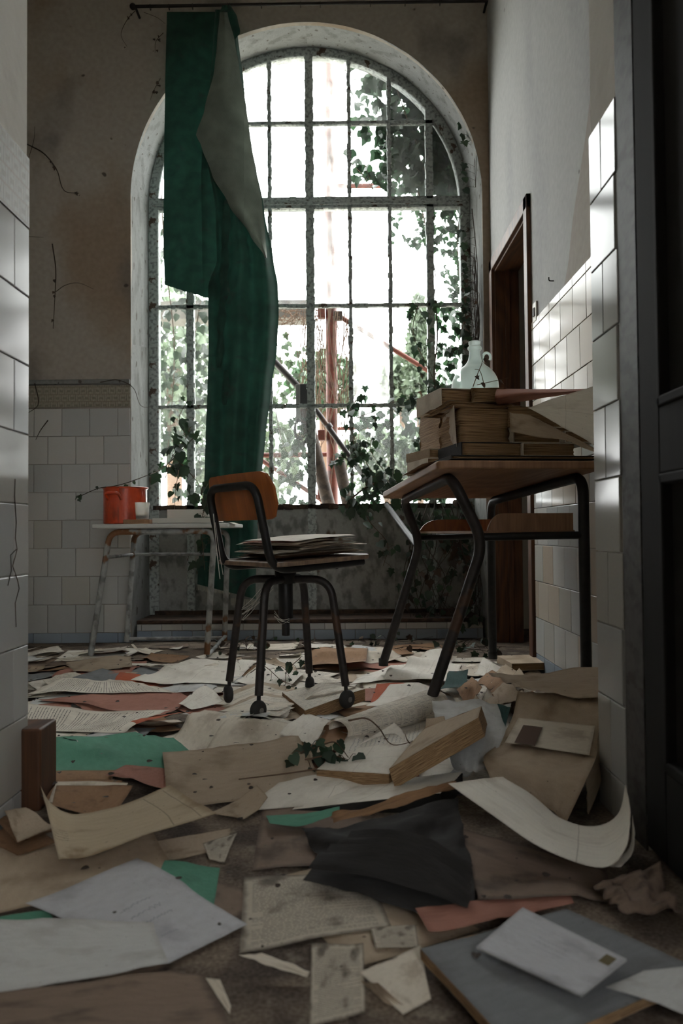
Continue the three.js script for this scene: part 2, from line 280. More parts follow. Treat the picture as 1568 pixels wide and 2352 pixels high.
// corridor behind the camera, with a window of its own at its end, and the room beyond the side door
{ const w = new THREE.Group(); w.name = 'window_2'; w.userData.kind = 'structure'; scene.add(w); part('frame', merge([box(CX0, CX1, 0.85, 0.89, CZ + 0.08, CZ + 0.13), box(CX0, CX1, 2.36, 2.4, CZ + 0.08, CZ + 0.13), box(CX0, CX0 + 0.04, 0.85, 2.4, CZ + 0.08, CZ + 0.13), box(CX1 - 0.04, CX1, 0.85, 2.4, CZ + 0.08, CZ + 0.13), box(0.91, 0.94, 0.85, 2.4, CZ + 0.08, CZ + 0.13), box(CX0, CX1, 1.4, 1.44, CZ + 0.08, CZ + 0.13)]), M.winPaint, w); }
struct('wall_corridor', merge([box(-1.6, -1.45, 0, CEIL, -DP2, CZ), box(1.45, 1.6, 0, CEIL, -DP2, CZ), box(-1.6, 1.6, 0, 0.85, CZ, CZ + 0.2), box(-1.6, 1.6, 2.4, CEIL, CZ, CZ + 0.2), box(-1.6, CX0, 0.85, 2.4, CZ, CZ + 0.2), box(CX1, 1.6, 0.85, 2.4, CZ, CZ + 0.2), box(XR + 0.1, 1.6, 0, CEIL, -DP, -DP2)]), M.plaster);
struct('wall_beyond', merge([box(XR + 0.12, 2.4, 0, CEIL, -DB - 0.6, -DB - 0.45), box(2.4, 2.55, 0, CEIL, -DB - 0.6, -2.2), box(XR + 0.12, 2.4, 0, CEIL, -2.35, -2.2), box(XR + 0.02, XR + 0.14, 0, CEIL, -DB - 0.5, -DB - 0.03)]), M.plaster);

// glazed tiles, each with chamfered edges
const tileGeos = new Map();
function tileGeo(w, h) {
  const key = w.toFixed(3) + h.toFixed(3); if (tileGeos.has(key)) return tileGeos.get(key);
  const t = 0.006, c = 0.0016, g = 0.0012, a = w / 2 - g, b = h / 2 - g, p = [];
  const q = (...v) => { p.push(...v[0], ...v[1], ...v[2], ...v[0], ...v[2], ...v[3]); };
  const o = [[-a, -b, 0], [a, -b, 0], [a, b, 0], [-a, b, 0]], m = o.map((v) => [v[0], v[1], t - c * 0.7]), i = [[-a + c, -b + c, t], [a - c, -b + c, t], [a - c, b - c, t], [-a + c, b - c, t]];
  q(...i); for (let k = 0; k < 4; k++) { const n = (k + 1) % 4; q(m[k], m[n], i[n], i[k]); q(o[k], o[n], m[n], m[k]); }
  const geo = new THREE.BufferGeometry(); geo.setAttribute('position', new THREE.Float32BufferAttribute(p, 3)); geo.setAttribute('uv', new THREE.Float32BufferAttribute(new Float32Array(p.length / 3 * 2), 2)); geo.computeVertexNormals(); tileGeos.set(key, geo); return geo;
}
// rows of tiles on a plane: origin, direction along, rotation about y; bond shifts every second row
function tileField(parent, place, turn, u0, u1, rows, mats, phase = 0, T = 0.15) {
  rows.forEach(([y0, y1, odd, special], r) => {
    for (let u = Math.floor((u0 - phase) / T) * T + phase - T + (odd ? T / 2 : 0); u < u1; u += T) {
      const a = Math.max(u0, u), b = Math.min(u1, u + T); if (b - a < 0.012) continue;
      const m = part('tile', tileGeo(b - a, y1 - y0), pick(special ?? mats((a + b) / 2, y0)), parent); const p = place((a + b) / 2, (y0 + y1) / 2); m.position.copy(p);
      m.rotation.set(rr(-0.006, 0.006), turn + rr(-0.006, 0.006), 0, 'YXZ');
    }
  });
}
const rowsFrom = (y0, n, first = 0) => Array.from({ length: n }, (_, k) => [y0 + 0.15 * k, y0 + 0.15 * (k + 1), (k + first) % 2 === 1]);
rand = rngOf(5);
tileField(wallBack, (u, v) => V(u, v, -DB), 0, XL, WX - WR - 0.002, [[0, 0.055, true, tileBlue], ...rowsFrom(0.055, 8)], () => tileMats, -1.209 + 0.075);
part('mosaic_border', metric(box(XL, WX - WR - 0.002, 1.262, 1.378, -DB, -DB + 0.006), 3.2), M.mosaic, wallBack);
part('dado_moulding', rboxAt(XL, WX - WR - 0.001, 1.382, 1.41, -DB, -DB + 0.02, 0.008), M.reveal, wallBack);
function rboxAt(x0, x1, y0, y1, z0, z1, r = 0.004) { const g = rbox(x1 - x0, y1 - y0, z1 - z0, r); g.translate((x0 + x1) / 2, (y0 + y1) / 2, (z0 + z1) / 2); return metric(g); }
tileField(wallRight, (u, v) => V(XR, v, -u), -Math.PI / 2, DP, D0 - 0.055, [[0, 0.07, true, tileBlue], ...rowsFrom(0.07, 9, 1), [1.42, 1.455, true]], (u, y) => (rand() < (y > 0.85 && u < 3.0 ? 0.9 : 0.35) ? tileBeige : tileMats), 0.02);
tileField(wallFront, (u, v) => V(JL, v, -u), Math.PI / 2, DP2 + 0.09, DP, [[0, 0.045, true], ...rowsFrom(0.045, 8, 0)], () => tileMats, DP - 0.15);
part('mosaic_border', metric(box(JL, JL + 0.006, 1.247, 1.40, -DP, -DP2 - 0.092), 3.2), M.mosaic, wallFront);
tileField(wallFront, (u, v) => V(JR, v, -u), -Math.PI / 2, DP2 + 0.09, DP, [[0, 0.085, true], ...rowsFrom(0.085, 9, 1)], () => tileMats, DP - 0.15);
// dark crack running down the glaze of the left jamb
{ const c = (pts) => tube(pts.map(([x, y]) => { const p = at(x, y, -JL * FOC / (790 - x)); p.x = JL + 0.0062; return p; }), 0.0011, 5); const m = part('crack', merge([c([[26, 1100], [25, 1140], [29, 1200], [27, 1236], [31, 1262], [21, 1300], [33, 1335], [36, 1352], [27, 1385], [29, 1440]]), c([[29, 1262], [16, 1275], [18, 1310], [10, 1345]])]), M.rustDark, wallFront); m.userData.label = 'dark crack across the glazed tiles'; }
// plinth end at the left jamb
struct('baseboard_left', rboxAt(JL - 0.06, JL + 0.045, 0, 0.172, -DP - 0.06, -DP + 0.035, 0.006), M.wood);
// kerb under the window
const kerb = struct('trim_1', box(IX - IR, IX + IR, 0, 0.085, -DW - 0.05, -DB - 0.06), M.grout);
tileField(kerb, (u, v) => V(u, v, -DB - 0.06), 0, IX - IR, IX + IR, [[0, 0.055, true, tileBlue], [0.055, 0.09, false]], () => tileMats, 0, 0.11);
part('sill', rboxAt(IX - IR, IX + IR, 0.092, 0.112, -DW - 0.05, -DB - 0.05, 0.006), M.rustDark, kerb);

// ------------------------------------------------------------------ side door, its frame, and the dark leaf beside the camera
{
  const d = new THREE.Group(); d.name = 'door_1'; d.userData.kind = 'structure'; d.userData.label = 'brown varnished wooden door frame in the right wall beside the window'; scene.add(d);
  const xf = XR - 0.018;
  part('architrave', rboxAt(xf, XR + 0.004, 0, DTOP + 0.05, -D0 - 0.015, -D0 + 0.045, 0.004), M.wood, d);
  part('architrave', rboxAt(xf, XR + 0.004, 0, DTOP + 0.05, -D1 - 0.05, -D1 + 0.015, 0.004), M.wood, d);
  part('architrave', rboxAt(xf, XR + 0.004, DTOP - 0.012, DTOP + 0.05, -D1 - 0.05, -D0 + 0.045, 0.004), M.wood, d);
  part('lining', rboxAt(XR, XR + 0.125, 0, DTOP, -D1, -D1 + 0.022, 0.003), M.wood, d);
  part('lining', rboxAt(XR, XR + 0.125, 0, DTOP, -D0 - 0.022, -D0, 0.003), M.wood, d);
  part('lining', rboxAt(XR, XR + 0.125, DTOP - 0.022, DTOP, -D1, -D0, 0.003), M.wood, d);
  part('stop', rboxAt(XR + 0.05, XR + 0.075, 0, DTOP - 0.022, -D1 + 0.022, -D1 + 0.036, 0.002), M.wood, d);
}
{
  const d = new THREE.Group(); d.name = 'door_2'; d.userData.kind = 'structure'; d.userData.label = 'near black panelled door leaf standing open at the right edge'; scene.add(d);
  const x = JR - 0.004, far = 1.405, near = 0.5;
  part('frame', merge([box(JR - 0.004, JR + 0.1, 0, 2.45, -DP2 - 0.09, -DP2), box(JL - 0.1, JL + 0.004, 0, 2.45, -DP2 - 0.09, -DP2)]), M.framePaint, d);
  const g = (y0, y1, a, b, t0 = 0, t1 = 0.034) => rboxAt(x + t0, x + t1, y0, y1, -b, -a, 0.004);
  part('panel', g(0.1, 2.2, near, far, 0.014, 0.026), M.doorBlack, d);
  part('stile', g(0.01, 2.3, far - 0.085, far), M.doorBlack, d); part('stile', g(0.01, 2.3, near, near + 0.1), M.doorBlack, d);
  for (const [a, b] of [[0.01, 0.17], [0.675, 0.79], [2.15, 2.3]]) part('rail', g(a, b, near + 0.1, far - 0.085), M.doorBlack, d);
  for (const [a, b] of [[0.79, 2.15], [0.17, 0.675]]) { part('moulding', g(a, a + 0.018, near + 0.1, far - 0.085, -0.004, 0.02), M.doorBlack, d); part('moulding', g(b - 0.018, b, near + 0.1, far - 0.085, -0.004, 0.02), M.doorBlack, d); part('moulding', g(a, b, far - 0.1, far - 0.085, -0.004, 0.02), M.doorBlack, d); }
}
// ------------------------------------------------------------------ the window
const win = new THREE.Group(); win.name = 'window_1'; win.userData.kind = 'structure'; win.userData.label = 'tall arched window with crusted grey glazing bars'; scene.add(win);
const BS = 0.2336, BX = -0.186, RY = [0.736, 1.314, 1.899, 2.507, 2.977], zW = -DW;
const inArch = (x) => IS + Math.sqrt(Math.max(0, (IR - 0.05) ** 2 - (x - IX) ** 2));
rand = rngOf(9);
// bar with crusts of old putty along both edges
function bar(x0, x1, y0, y1, d, crust) {
  const list = [box(x0, x1, y0, y1, zW - d, zW)], tall = y1 - y0 > x1 - x0, L = tall ? y1 - y0 : x1 - x0;
  for (let s = 0; s < L; s += rr(0.012, 0.03)) for (const e of [0, 1]) { if (rand() > crust) continue; const l = rr(0.01, 0.045), t = rr(0.0015, 0.0055), o = Math.min(s + l, L); const q = tall ? [e ? x1 - 0.002 : x0 - t, e ? x1 + t : x0 + 0.002, y0 + s, y0 + o] : [x0 + s, x0 + o, e ? y1 - 0.002 : y0 - t, e ? y1 + t : y0 + 0.002]; list.push(box(...q, zW - d * 0.7, zW - 0.006)); }
  return merge(list);
}
{
  const sh = new THREE.Shape(); const o = archPts(IX, IR + 0.03, IS), n = archPts(IX, IR - 0.05, IS);
  o.forEach((p, i) => (i ? sh.lineTo(p[0], Math.max(p[1], 0.1)) : sh.moveTo(p[0], 0.1))); n.reverse().forEach((p) => sh.lineTo(p[0], Math.max(p[1], 0.1)));
  const g = new THREE.ExtrudeGeometry(sh, { depth: 0.055, bevelEnabled: true, bevelSize: 0.004, bevelThickness: 0.004, bevelSegments: 1 }); g.translate(0, 0, zW - 0.06); part('frame', metric(g, 2), M.winPaint, win);
  for (const k of [-3, 0, 3]) { const x = BX + k * BS, w = k ? 0.02 : 0.022; const m = part('mullion', bar(x - w, x + w, 0.11, inArch(x) + 0.02, 0.05, 0.4), M.winPaint, win); metric(m.geometry, 2); }
  for (const k of [-2, -1, 1, 2]) { const x = BX + k * BS; const m = part('glazing_bar', bar(x - 0.009, x + 0.009, RY[0], inArch(x) + 0.02, 0.03, 0.55), M.winPaint, win); metric(m.geometry, 2); }
  for (const y of [RY[1], RY[2]]) part('glazing_bar', metric(bar(IX - IR + 0.04, IX + IR - 0.04, y - 0.009, y + 0.009, 0.03, 0.5), 2), M.winPaint, win);
  { const half = Math.sqrt((IR - 0.04) ** 2 - (RY[4] - IS) ** 2); part('glazing_bar', metric(bar(IX - half, IX + half, RY[4] - 0.009, RY[4] + 0.009, 0.03, 0.5), 2), M.winPaint, win); }
  part('transom', metric(merge([bar(IX - IR + 0.02, IX + IR - 0.02, RY[3] - 0.034, RY[3] + 0.03, 0.055, 0.4), rboxAt(IX - IR + 0.02, IX + IR - 0.02, RY[3] - 0.018, RY[3] + 0.012, zW - 0.01, zW + 0.014, 0.005)]), 2), M.winPaint, win);
  part('bottom_rail', metric(bar(IX - IR + 0.02, IX + IR - 0.02, RY[0] - 0.02, RY[0] + 0.005, 0.05, 0.4), 2), M.rustDark, win);
  // metal panels below the glass
  const px = [IX - IR + 0.045, BX - 3 * BS, BX, BX + 3 * BS, IX + IR - 0.045];
  for (let i = 0; i < 4; i++) part('metal_panel', metric(box(px[i] + 0.004, px[i + 1] - 0.004, 0.118, RY[0] - 0.02, zW - 0.03, zW - 0.012 - (i % 2) * 0.004), 0.9, i * 0.37, 0.1), M.winPanel, win);
  part('bottom_frame', rboxAt(IX - IR + 0.03, IX + IR - 0.03, 0.108, 0.135, zW - 0.05, zW + 0.008, 0.004), M.rustDark, win);
}
// panes: a film of dust scatters the daylight, wired panes more so
const dustMap = dataTex(512, 512, (u, v) => { const e = Math.min(u % 1, 1 - u, v % 1, 1 - v); const n = fbm(u * 5, v * 3, 5), s = fbm(u * 3, v * 14 + 3, 3); const d = clamp(0.62 + n * 0.7 + s * 0.25 + 0.5 * sstep(0.09, 0, e + 0.05 * fbm(u * 14, v * 14, 3))); return [255, 255 * clamp(d), 255]; }, false);
const wireMap = (hex) => canvasTex(512, 512, (g, w, h) => {
  g.fillStyle = '#f4f6f5'; g.fillRect(0, 0, w, h); g.strokeStyle = 'rgba(70,74,76,0.55)'; g.lineWidth = 2;
  if (!hex) for (let i = 0; i < 512; i += 16) { g.beginPath(); g.moveTo(i, 0); g.lineTo(i, h); g.moveTo(0, i); g.lineTo(w, i); g.stroke(); }
  else for (let r = 0; r < 26; r++) for (let c = 0; c < 14; c++) { const cx = c * 38 + (r % 2) * 19, cy = r * 22; g.beginPath(); g.moveTo(cx, cy); g.lineTo(cx + 19, cy - 7); g.moveTo(cx, cy); g.lineTo(cx - 19, cy - 7); g.moveTo(cx, cy); g.lineTo(cx, cy + 15); g.stroke(); }
});
const glass = {
  clear: phy({ color: '#fbfdfc', transmission: 1, thickness: 0, roughness: 0.26, roughnessMap: dustMap, ior: 1.45 }),
  dusty: phy({ color: '#f8faf8', transmission: 1, thickness: 0, roughness: 0.68, roughnessMap: dustMap, ior: 1.45 }),
  grid: phy({ map: wireMap(false), transmission: 1, thickness: 0, roughness: 0.25, ior: 1.3, specularIntensity: 0.4 }),
  hex: phy({ map: wireMap(true), transmission: 1, thickness: 0, roughness: 0.22, ior: 1.3, specularIntensity: 0.4 }),
};
{
  const xs = [IX - IR + 0.045, ...[-3, -2, -1, 0, 1, 2, 3].map((k) => BX + k * BS), IX + IR - 0.045];
  const kind = [['hex', 'hex', null, 'grid', null, 'hex', 'hex', 'hex'], ['clear', 'clear', 'clear', null, null, 'dusty', null, null], ['clear', 'clear', 'clear', 'clear', 'dusty', 'clear', 'clear', 'clear'], ['clear', 'clear', 'clear', 'clear', 'dusty', null, 'clear', 'clear'], ['clear', 'clear', 'dusty', 'dusty', 'dusty', 'clear', 'clear', 'clear']];
  for (let r = 0; r < 5; r++) for (let c = 0; c < 8; c++) {
    if (!kind[r][c]) continue; const a = xs[c], b = xs[c + 1], y0 = RY[r], top = (x) => Math.min(r < 4 ? RY[r + 1] : 9, inArch(x) + 0.01), sh = new THREE.Shape(); const N = 10, pts = [];
    for (let i = 0; i <= N; i++) { const x = lerp(a, b, i / N); if (top(x) > y0 + 0.005) pts.push([x, top(x)]); } if (pts.length < 2) continue;
    sh.moveTo(pts[0][0], y0); pts.forEach((p) => sh.lineTo(p[0], p[1])); sh.lineTo(pts[pts.length - 1][0], y0);
    const g = new THREE.ShapeGeometry(sh), uv = g.attributes.uv, p = g.attributes.position; const h = r < 4 ? RY[r + 1] - y0 : 0.45;
    for (let i = 0; i < uv.count; i++) uv.setXY(i, (p.getX(i) - a) / (b - a) * (kind[r][c] === 'hex' ? 1 : 1), (p.getY(i) - y0) / h * (r === 0 ? 2.4 : 1)); g.translate(0, 0, zW - 0.018);
    part('pane', g, glass[kind[r][c]], win);
  }
}
// ------------------------------------------------------------------ litter: sheets are laid one over the other on a height field, so that each rests on those below
const CELL = 0.01, HX0 = -2.7, HZ0 = -4.2, HNX = 400, HNZ = 440, HF = new Float32Array(HNX * HNZ);
const hIdx = (x, z) => { const i = Math.floor((x - HX0) / CELL), j = Math.floor((z - HZ0) / CELL); return i < 0 || j < 0 || i >= HNX || j >= HNZ ? -1 : j * HNX + i; };
const hAt = (x, z, r = 1) => { let m = 0; for (let a = -r; a <= r; a++) for (let b = -r; b <= r; b++) { const k = hIdx(x + a * CELL, z + b * CELL); if (k >= 0 && HF[k] > m) m = HF[k]; } return m; };
const hPress = (h) => (h > 0.03 ? 0.03 + 0.75 * (h - 0.03) : h);   // curls give way under the sheets on top of them
const raise = (x, z, h) => { const k = hIdx(x, z); if (k >= 0 && h > HF[k]) HF[k] = h; };
// outline of the built floor: sheets stay inside the room and the doorway
const quadPx = (q) => { let cx = 0, cy = 0; for (const p of q) { cx += p[0] / 4; cy += p[1] / 4; } let c = onFloor(cx, cy, 0.02); const y = hPress(hAt(c.x, c.z, 2)); return q.map((p) => { const w = onFloor(p[0], p[1], y + (p[2] ?? 0)); return [w.x, w.z]; }); };
const quadAt = (x, z, w, h, a) => { const c = Math.cos(a), s = Math.sin(a); return [[-1, -1], [1, -1], [1, 1], [-1, 1]].map(([p, q]) => [x + p * w / 2 * c - q * h / 2 * s, z + p * w / 2 * s + q * h / 2 * c]); };
let sheetSeed = 1;
function sheetGeo(q, o = {}) {
  const L = (a, b) => Math.hypot(a[0] - b[0], a[1] - b[1]), w = (L(q[0], q[1]) + L(q[2], q[3])) / 2, h = (L(q[1], q[2]) + L(q[3], q[0])) / 2, cs = o.cell ?? 0.02;
  const nu = clamp(Math.round(w / cs), 4, 26), nv = clamp(Math.round(h / cs), 4, 26), N = (nu + 1) * (nv + 1), xs = new Float32Array(N), zs = new Float32Array(N), lo = new Float32Array(N), y = new Float32Array(N), seed = sheetSeed++ * 3.71;
  let top = 0;
  for (let j = 0; j <= nv; j++) for (let i = 0; i <= nu; i++) {
    const u = i / nu, v = j / nv, k = j * (nu + 1) + i; let tu = u, tv = v;
    if (o.torn) { tu = u + o.torn * 0.04 * fbm(v * 9 + seed, 3, 3) * Math.abs(2 * u - 1); tv = v + o.torn * 0.05 * fbm(u * 9, seed, 3) * Math.abs(2 * v - 1); }
    xs[k] = (q[0][0] * (1 - tu) + q[1][0] * tu) * (1 - tv) + (q[3][0] * (1 - tu) + q[2][0] * tu) * tv; zs[k] = (q[0][1] * (1 - tu) + q[1][1] * tu) * (1 - tv) + (q[3][1] * (1 - tu) + q[2][1] * tu) * tv;
    lo[k] = hPress(hAt(xs[k], zs[k], 2)) + 0.0017; top = Math.max(top, lo[k]);
  }
  const sag = o.sag ?? 0.0005; for (let k = 0; k < N; k++) y[k] = Math.min(top, lo[k] + 0.008);
  for (let it = 0; it < (o.iter ?? 50); it++) for (let j = 0; j <= nv; j++) for (let i = 0; i <= nu; i++) {
    const k = j * (nu + 1) + i; let s = 0, n = 0; if (i) { s += y[k - 1]; n++; } if (i < nu) { s += y[k + 1]; n++; } if (j) { s += y[k - nu - 1]; n++; } if (j < nv) { s += y[k + nu + 1]; n++; }
    y[k] = Math.max(lo[k], s / n - sag);
  }
  const wr = (o.wrinkle ?? 0.003) * 0.55, lift = o.lift ?? (() => 0), pos = [], uv = [], idx = [];
  for (let j = 0; j <= nv; j++) for (let i = 0; i <= nu; i++) {
    const k = j * (nu + 1) + i, u = i / nu, v = j / nv, wv = Math.max(0, wr * (0.4 + 2.2 * fbm(u * w * 5 + seed, v * h * 5, 2))), up = lift(u, v), r = Array.isArray(up) ? up : [0, up, 0];
    pos.push(xs[k] + r[0], y[k] + wv + r[1], zs[k] + r[2]); uv.push(u, v); y[k] += wv + (o.solidLift ? r[1] : Math.min(r[1], 0.03));
  }
  for (let j = 0; j < nv; j++) for (let i = 0; i < nu; i++) { const a = j * (nu + 1) + i, b = a + nu + 1; idx.push(a, b, a + 1, b, b + 1, a + 1); }
  if (!o.noField) for (let j = 0; j < nv; j++) for (let i = 0; i < nu; i++) { const a = j * (nu + 1) + i, b = a + nu + 1, n = 3; for (let p = 0; p <= n; p++) for (let r = 0; r <= n; r++) { const s = p / n, t = r / n, m = (A) => (A[a] * (1 - s) + A[a + 1] * s) * (1 - t) + (A[b] * (1 - s) + A[b + 1] * s) * t; raise(m(xs), m(zs), m(y)); } }
  const g = new THREE.BufferGeometry(); g.setAttribute('position', new THREE.Float32BufferAttribute(pos, 3)); g.setAttribute('uv', new THREE.Float32BufferAttribute(uv, 2)); g.setIndex(idx); g.computeVertexNormals(); return g;
}
const sheet = (name, label, q, mat, o = {}) => solo(name, label, o.category ?? 'paper', sheetGeo(q, o), P[mat], o.group);
// bundle of sheets or a book: page block, boards, spine
function book(name, label, p, w, d, h, turn, cover, o = {}) {
  const t = thing(name, label, o.category ?? 'book', p, turn, o.group), c = o.boards === false ? 0 : 0.003;
  const n = o.bulge ?? 0.004, pg = patch((u, v) => { const a = u * 4, s = Math.floor(a) % 4, f = a - Math.floor(a), q = [[-1, -1], [1, -1], [1, 1], [-1, 1]], A = q[s], B = q[(s + 1) % 4], k = 1 + (n / w) * 2 * noise(v * 9, u * 6, w * 31) - 0.02; return { x: lerp(A[0], B[0], f) * (w / 2 - 0.002) * k, y: c + v * (h - 2 * c), z: lerp(A[1], B[1], f) * (d / 2 - 0.002) * k, u: u * 2, v: v * h * 8 }; }, 32, 7);
  part('pages', pg, pagesMat, t); const cm = P[cover];
  const lid = (y, s, th) => { const g = patch((u, v) => ({ x: (u - 0.5) * (w + 0.004) * s, y: y + th * 0 + (o.warp ?? 0.004) * fbm(u * 2 + w * 9, v * 2 + y * 9, 2), z: (v - 0.5) * (d + 0.004) * s }), 6, 6); return g; };
  part('top_cover', c ? rboxAt(-w / 2, w / 2, h - c, h, -d / 2, d / 2, 0.001) : lid(h, 1, 0), cm, t);
  if (c) { part('bottom_cover', rboxAt(-w / 2, w / 2, 0, c, -d / 2, d / 2, 0.001), cm, t); if (o.spine !== false) part('spine', rboxAt(-w / 2 - 0.003, -w / 2 + 0.001, 0, h, -d / 2, d / 2, 0.001), cm, t); }
  if (!o.noField) { const cs = Math.cos(turn), sn = Math.sin(turn); for (let a = -w / 2; a <= w / 2; a += 0.008) for (let b = -d / 2; b <= d / 2; b += 0.008) raise(p[0] + a * cs + b * sn, p[2] - a * sn + b * cs, p[1] + h); }
  return t;
}
const restOn = (x, z, w, d, turn) => { let m = 0; const cs = Math.cos(turn), sn = Math.sin(turn); for (let a = -0.5; a <= 0.5; a += 0.1) for (let b = -0.5; b <= 0.5; b += 0.1) m = Math.max(m, hAt(x + a * w * cs + b * d * sn, z - a * w * sn + b * d * cs, 1)); return m + 0.001; };
function floorBook(name, label, px, py, w, d, h, turn, cover, o = {}) { const c = onFloor(px, py, 0.03), y = restOn(c.x, c.z, w, d, turn); return book(name, label, [c.x, y, c.z], w, d, h, turn, cover, o); }

rand = rngOf(21);
// --- bed of older sheets over the whole floor
const tones = { cream: 'cream', ivory: 'ivory white', grey: 'pale grey', beige: 'beige', print: 'typed cream', rows: 'ruled cream', hand: 'handwritten white', kraft: 'brown kraft', salmon: 'salmon', orange: 'orange', slate: 'slate grey', brown: 'dark brown' };
function zoneOf(x, z) {
  const d = -z; if (d < 1.7) return d < 1.2 ? 'nearest the camera on the dirty floor' : 'in the doorway between the tiled jambs';
  if (d > 3.55) return x < -0.5 ? 'under the white metal table' : x < 0.2 ? 'along the window wall behind the chair' : 'at the foot of the brown door frame';
  if (x > 0.12) return d > 2.5 ? 'under the school desk' : 'in front of the school desk'; if (x < -0.55) return d > 2.6 ? 'between the white table and the left jamb' : 'just behind the left jamb'; return d > 2.75 ? 'between the swivel chair and the window' : 'around the casters of the swivel chair';
}
const fits = (q) => q.every(([x, z]) => x > XL + 0.05 && z > -DB + 0.07 && z < -0.25 && (z < -DP - 0.02 ? x < XR - 0.03 : x > JL + 0.02 && x < JR - 0.02) );
function loose(x, z, w, h, a, key, o = {}) { const q = quadAt(x, z, w, h, a); if (!fits(q)) return; const zone = zoneOf(x, z), t = tones[key]; return sheet('paper_sheet', `${t} sheet lying in the litter ${zone}`, q, key, { wrinkle: rr(0.002, 0.007), group: `${t} sheets ${zone}`, ...o }); }
const bedKeys = ['cream', 'cream', 'ivory', 'beige', 'print', 'rows', 'hand', 'grey', 'beige', 'ivory', 'kraft', 'print', 'cream', 'salmon', 'slate'];
const curlOf = () => { const e = Math.floor(rand() * 4), m = rr(0.004, 0.016); return (u, v) => { const t = [u, 1 - u, v, 1 - v][e]; return m * Math.max(0, 1 - t / 0.35) ** 2; }; };
for (let k = 0; k < 110; k++) { const z = -rr(1.9, 4.02), x = rr(Math.max(-1.9, z * 0.44 - 0.1), XR - 0.1); const s = pick([[0.21, 0.297], [0.21, 0.297], [0.297, 0.42], [0.15, 0.21], [0.25, 0.35]]); loose(x, z, s[0], s[1], rr(0, 6.28), pick(bedKeys), { lift: rand() < 0.4 ? curlOf() : undefined, wrinkle: rr(0.001, 0.008), torn: rand() < 0.2 ? 1 : 0 }); }
for (let k = 0; k < 42; k++) { const z = -rr(3.05, 4.0), x = rr(-1.8, XR - 0.15), s = pick([[0.21, 0.297], [0.15, 0.21], [0.1, 0.15]]); loose(x, z, s[0], s[1], rr(0, 6.28), pick(['cream', 'beige', 'ivory', 'print', 'kraft', 'rows', 'brown']), { lift: rand() < 0.6 ? curlOf() : undefined, wrinkle: rr(0.002, 0.012), torn: rand() < 0.4 ? 1 : 0 }); }
const scrapKeys = ['cream', 'ivory', 'print', 'beige', 'grey', 'rows'];
for (let k = 0; k < 55; k++) { const z = -rr(1.75, 3.95), x = rr(Math.max(-1.7, z * 0.44), XR - 0.12), w = rr(0.05, 0.14); loose(x, z, w, w * rr(0.7, 1.6), rr(0, 6.28), pick(scrapKeys), { torn: 2, wrinkle: rr(0.002, 0.01), cell: 0.012, lift: rand() < 0.5 ? curlOf() : undefined }); }
for (let k = 0; k < 5; k++) loose(rr(-0.55, 0.45), -rr(1.0, 1.6), 0.21, 0.297, rr(0, 6.28), pick(['brown', 'beige', 'brown']), {});
// --- free-form sheets: lofts between two edges, each a spline of points [column, row, distance]
const edgePts = (e, n) => { const c = new THREE.CatmullRomCurve3(e.map((p) => at(...p)), false, 'centripetal'); return Array.from({ length: n + 1 }, (_, i) => c.getPoint(i / n)); };
function loftGeo(edges, nu = 24, nv = 10, wr = 0.003, seed = 1) {
  const rows = edges.map((e) => edgePts(e, nu)), m = rows.length - 1;
  return patch((u, v) => { const i = Math.round(u * nu), s = v * m; let p; if (m === 1) p = rows[0][i].clone().lerp(rows[1][i], v); else p = new THREE.CatmullRomCurve3(rows.map((r) => r[i])).getPoint(v); const k = wr * fbm(u * 4 + seed, v * 4 + seed * 3, 3) * 2; return { x: p.x + k * 0.4, y: p.y + k, z: p.z + k * 0.6 }; }, nu, nv);
}
const loftSheet = (name, label, edges, mat, o = {}) => solo(name, label, o.category ?? 'paper', loftGeo(edges, o.nu, o.nv, o.wrinkle, o.seed), P[mat], o.group);
// slab with eight corners: four on top [column, row, distance], the others below by a vector
function slabGeo(top, down, n = 6, wr = 0.002, seed = 2) {
  const t = top.map((p) => at(...p)), b = t.map((p) => p.clone().add(down)), bl = (q, u, v) => q[0].clone().lerp(q[1], u).lerp(q[3].clone().lerp(q[2], u), v);
  const face = (q, k) => patch((u, v) => { const p = bl(q, u, v), w = wr * fbm(u * 3 + seed, v * 3 + k, 3); return { x: p.x, y: p.y + w * (k < 2 ? 1 : 0), z: p.z }; }, n, n);
  return { top: face(t, 0), bottom: face(b, 1), sides: merge([0, 1, 2, 3].map((i) => { const j = (i + 1) % 4; return patch((u, v) => { const p = t[i].clone().lerp(t[j], u).lerp(b[i].clone().lerp(b[j], u), v), k = 0.0015 * noise(u * 8, v * 9, i); return { x: p.x + k, y: p.y, z: p.z + k, u: u * 2, v: v * down.length() * 10 }; }, 8, 5); })) };
}
function slabThing(name, label, cat, top, down, cover, o = {}) { const g = slabGeo(top, down, 6, o.wrinkle ?? 0.004, o.seed ?? 2), t = thing(name, label, cat); part('pages', g.sides, o.sideMat ?? pagesMat, t); part('top_cover', g.top, P[cover], t); part('bottom_cover', g.bottom, P[o.under ?? cover], t); if (o.field) { const c = top.map((p) => at(...p)); for (let a = 0; a <= 1; a += 0.03) for (let b = 0; b <= 1; b += 0.03) { const p = c[0].clone().lerp(c[1], a).lerp(c[3].clone().lerp(c[2], a), b); raise(p.x, p.z, p.y); } } return t; }

rand = rngOf(33);
const px = (...a) => quadPx(a);
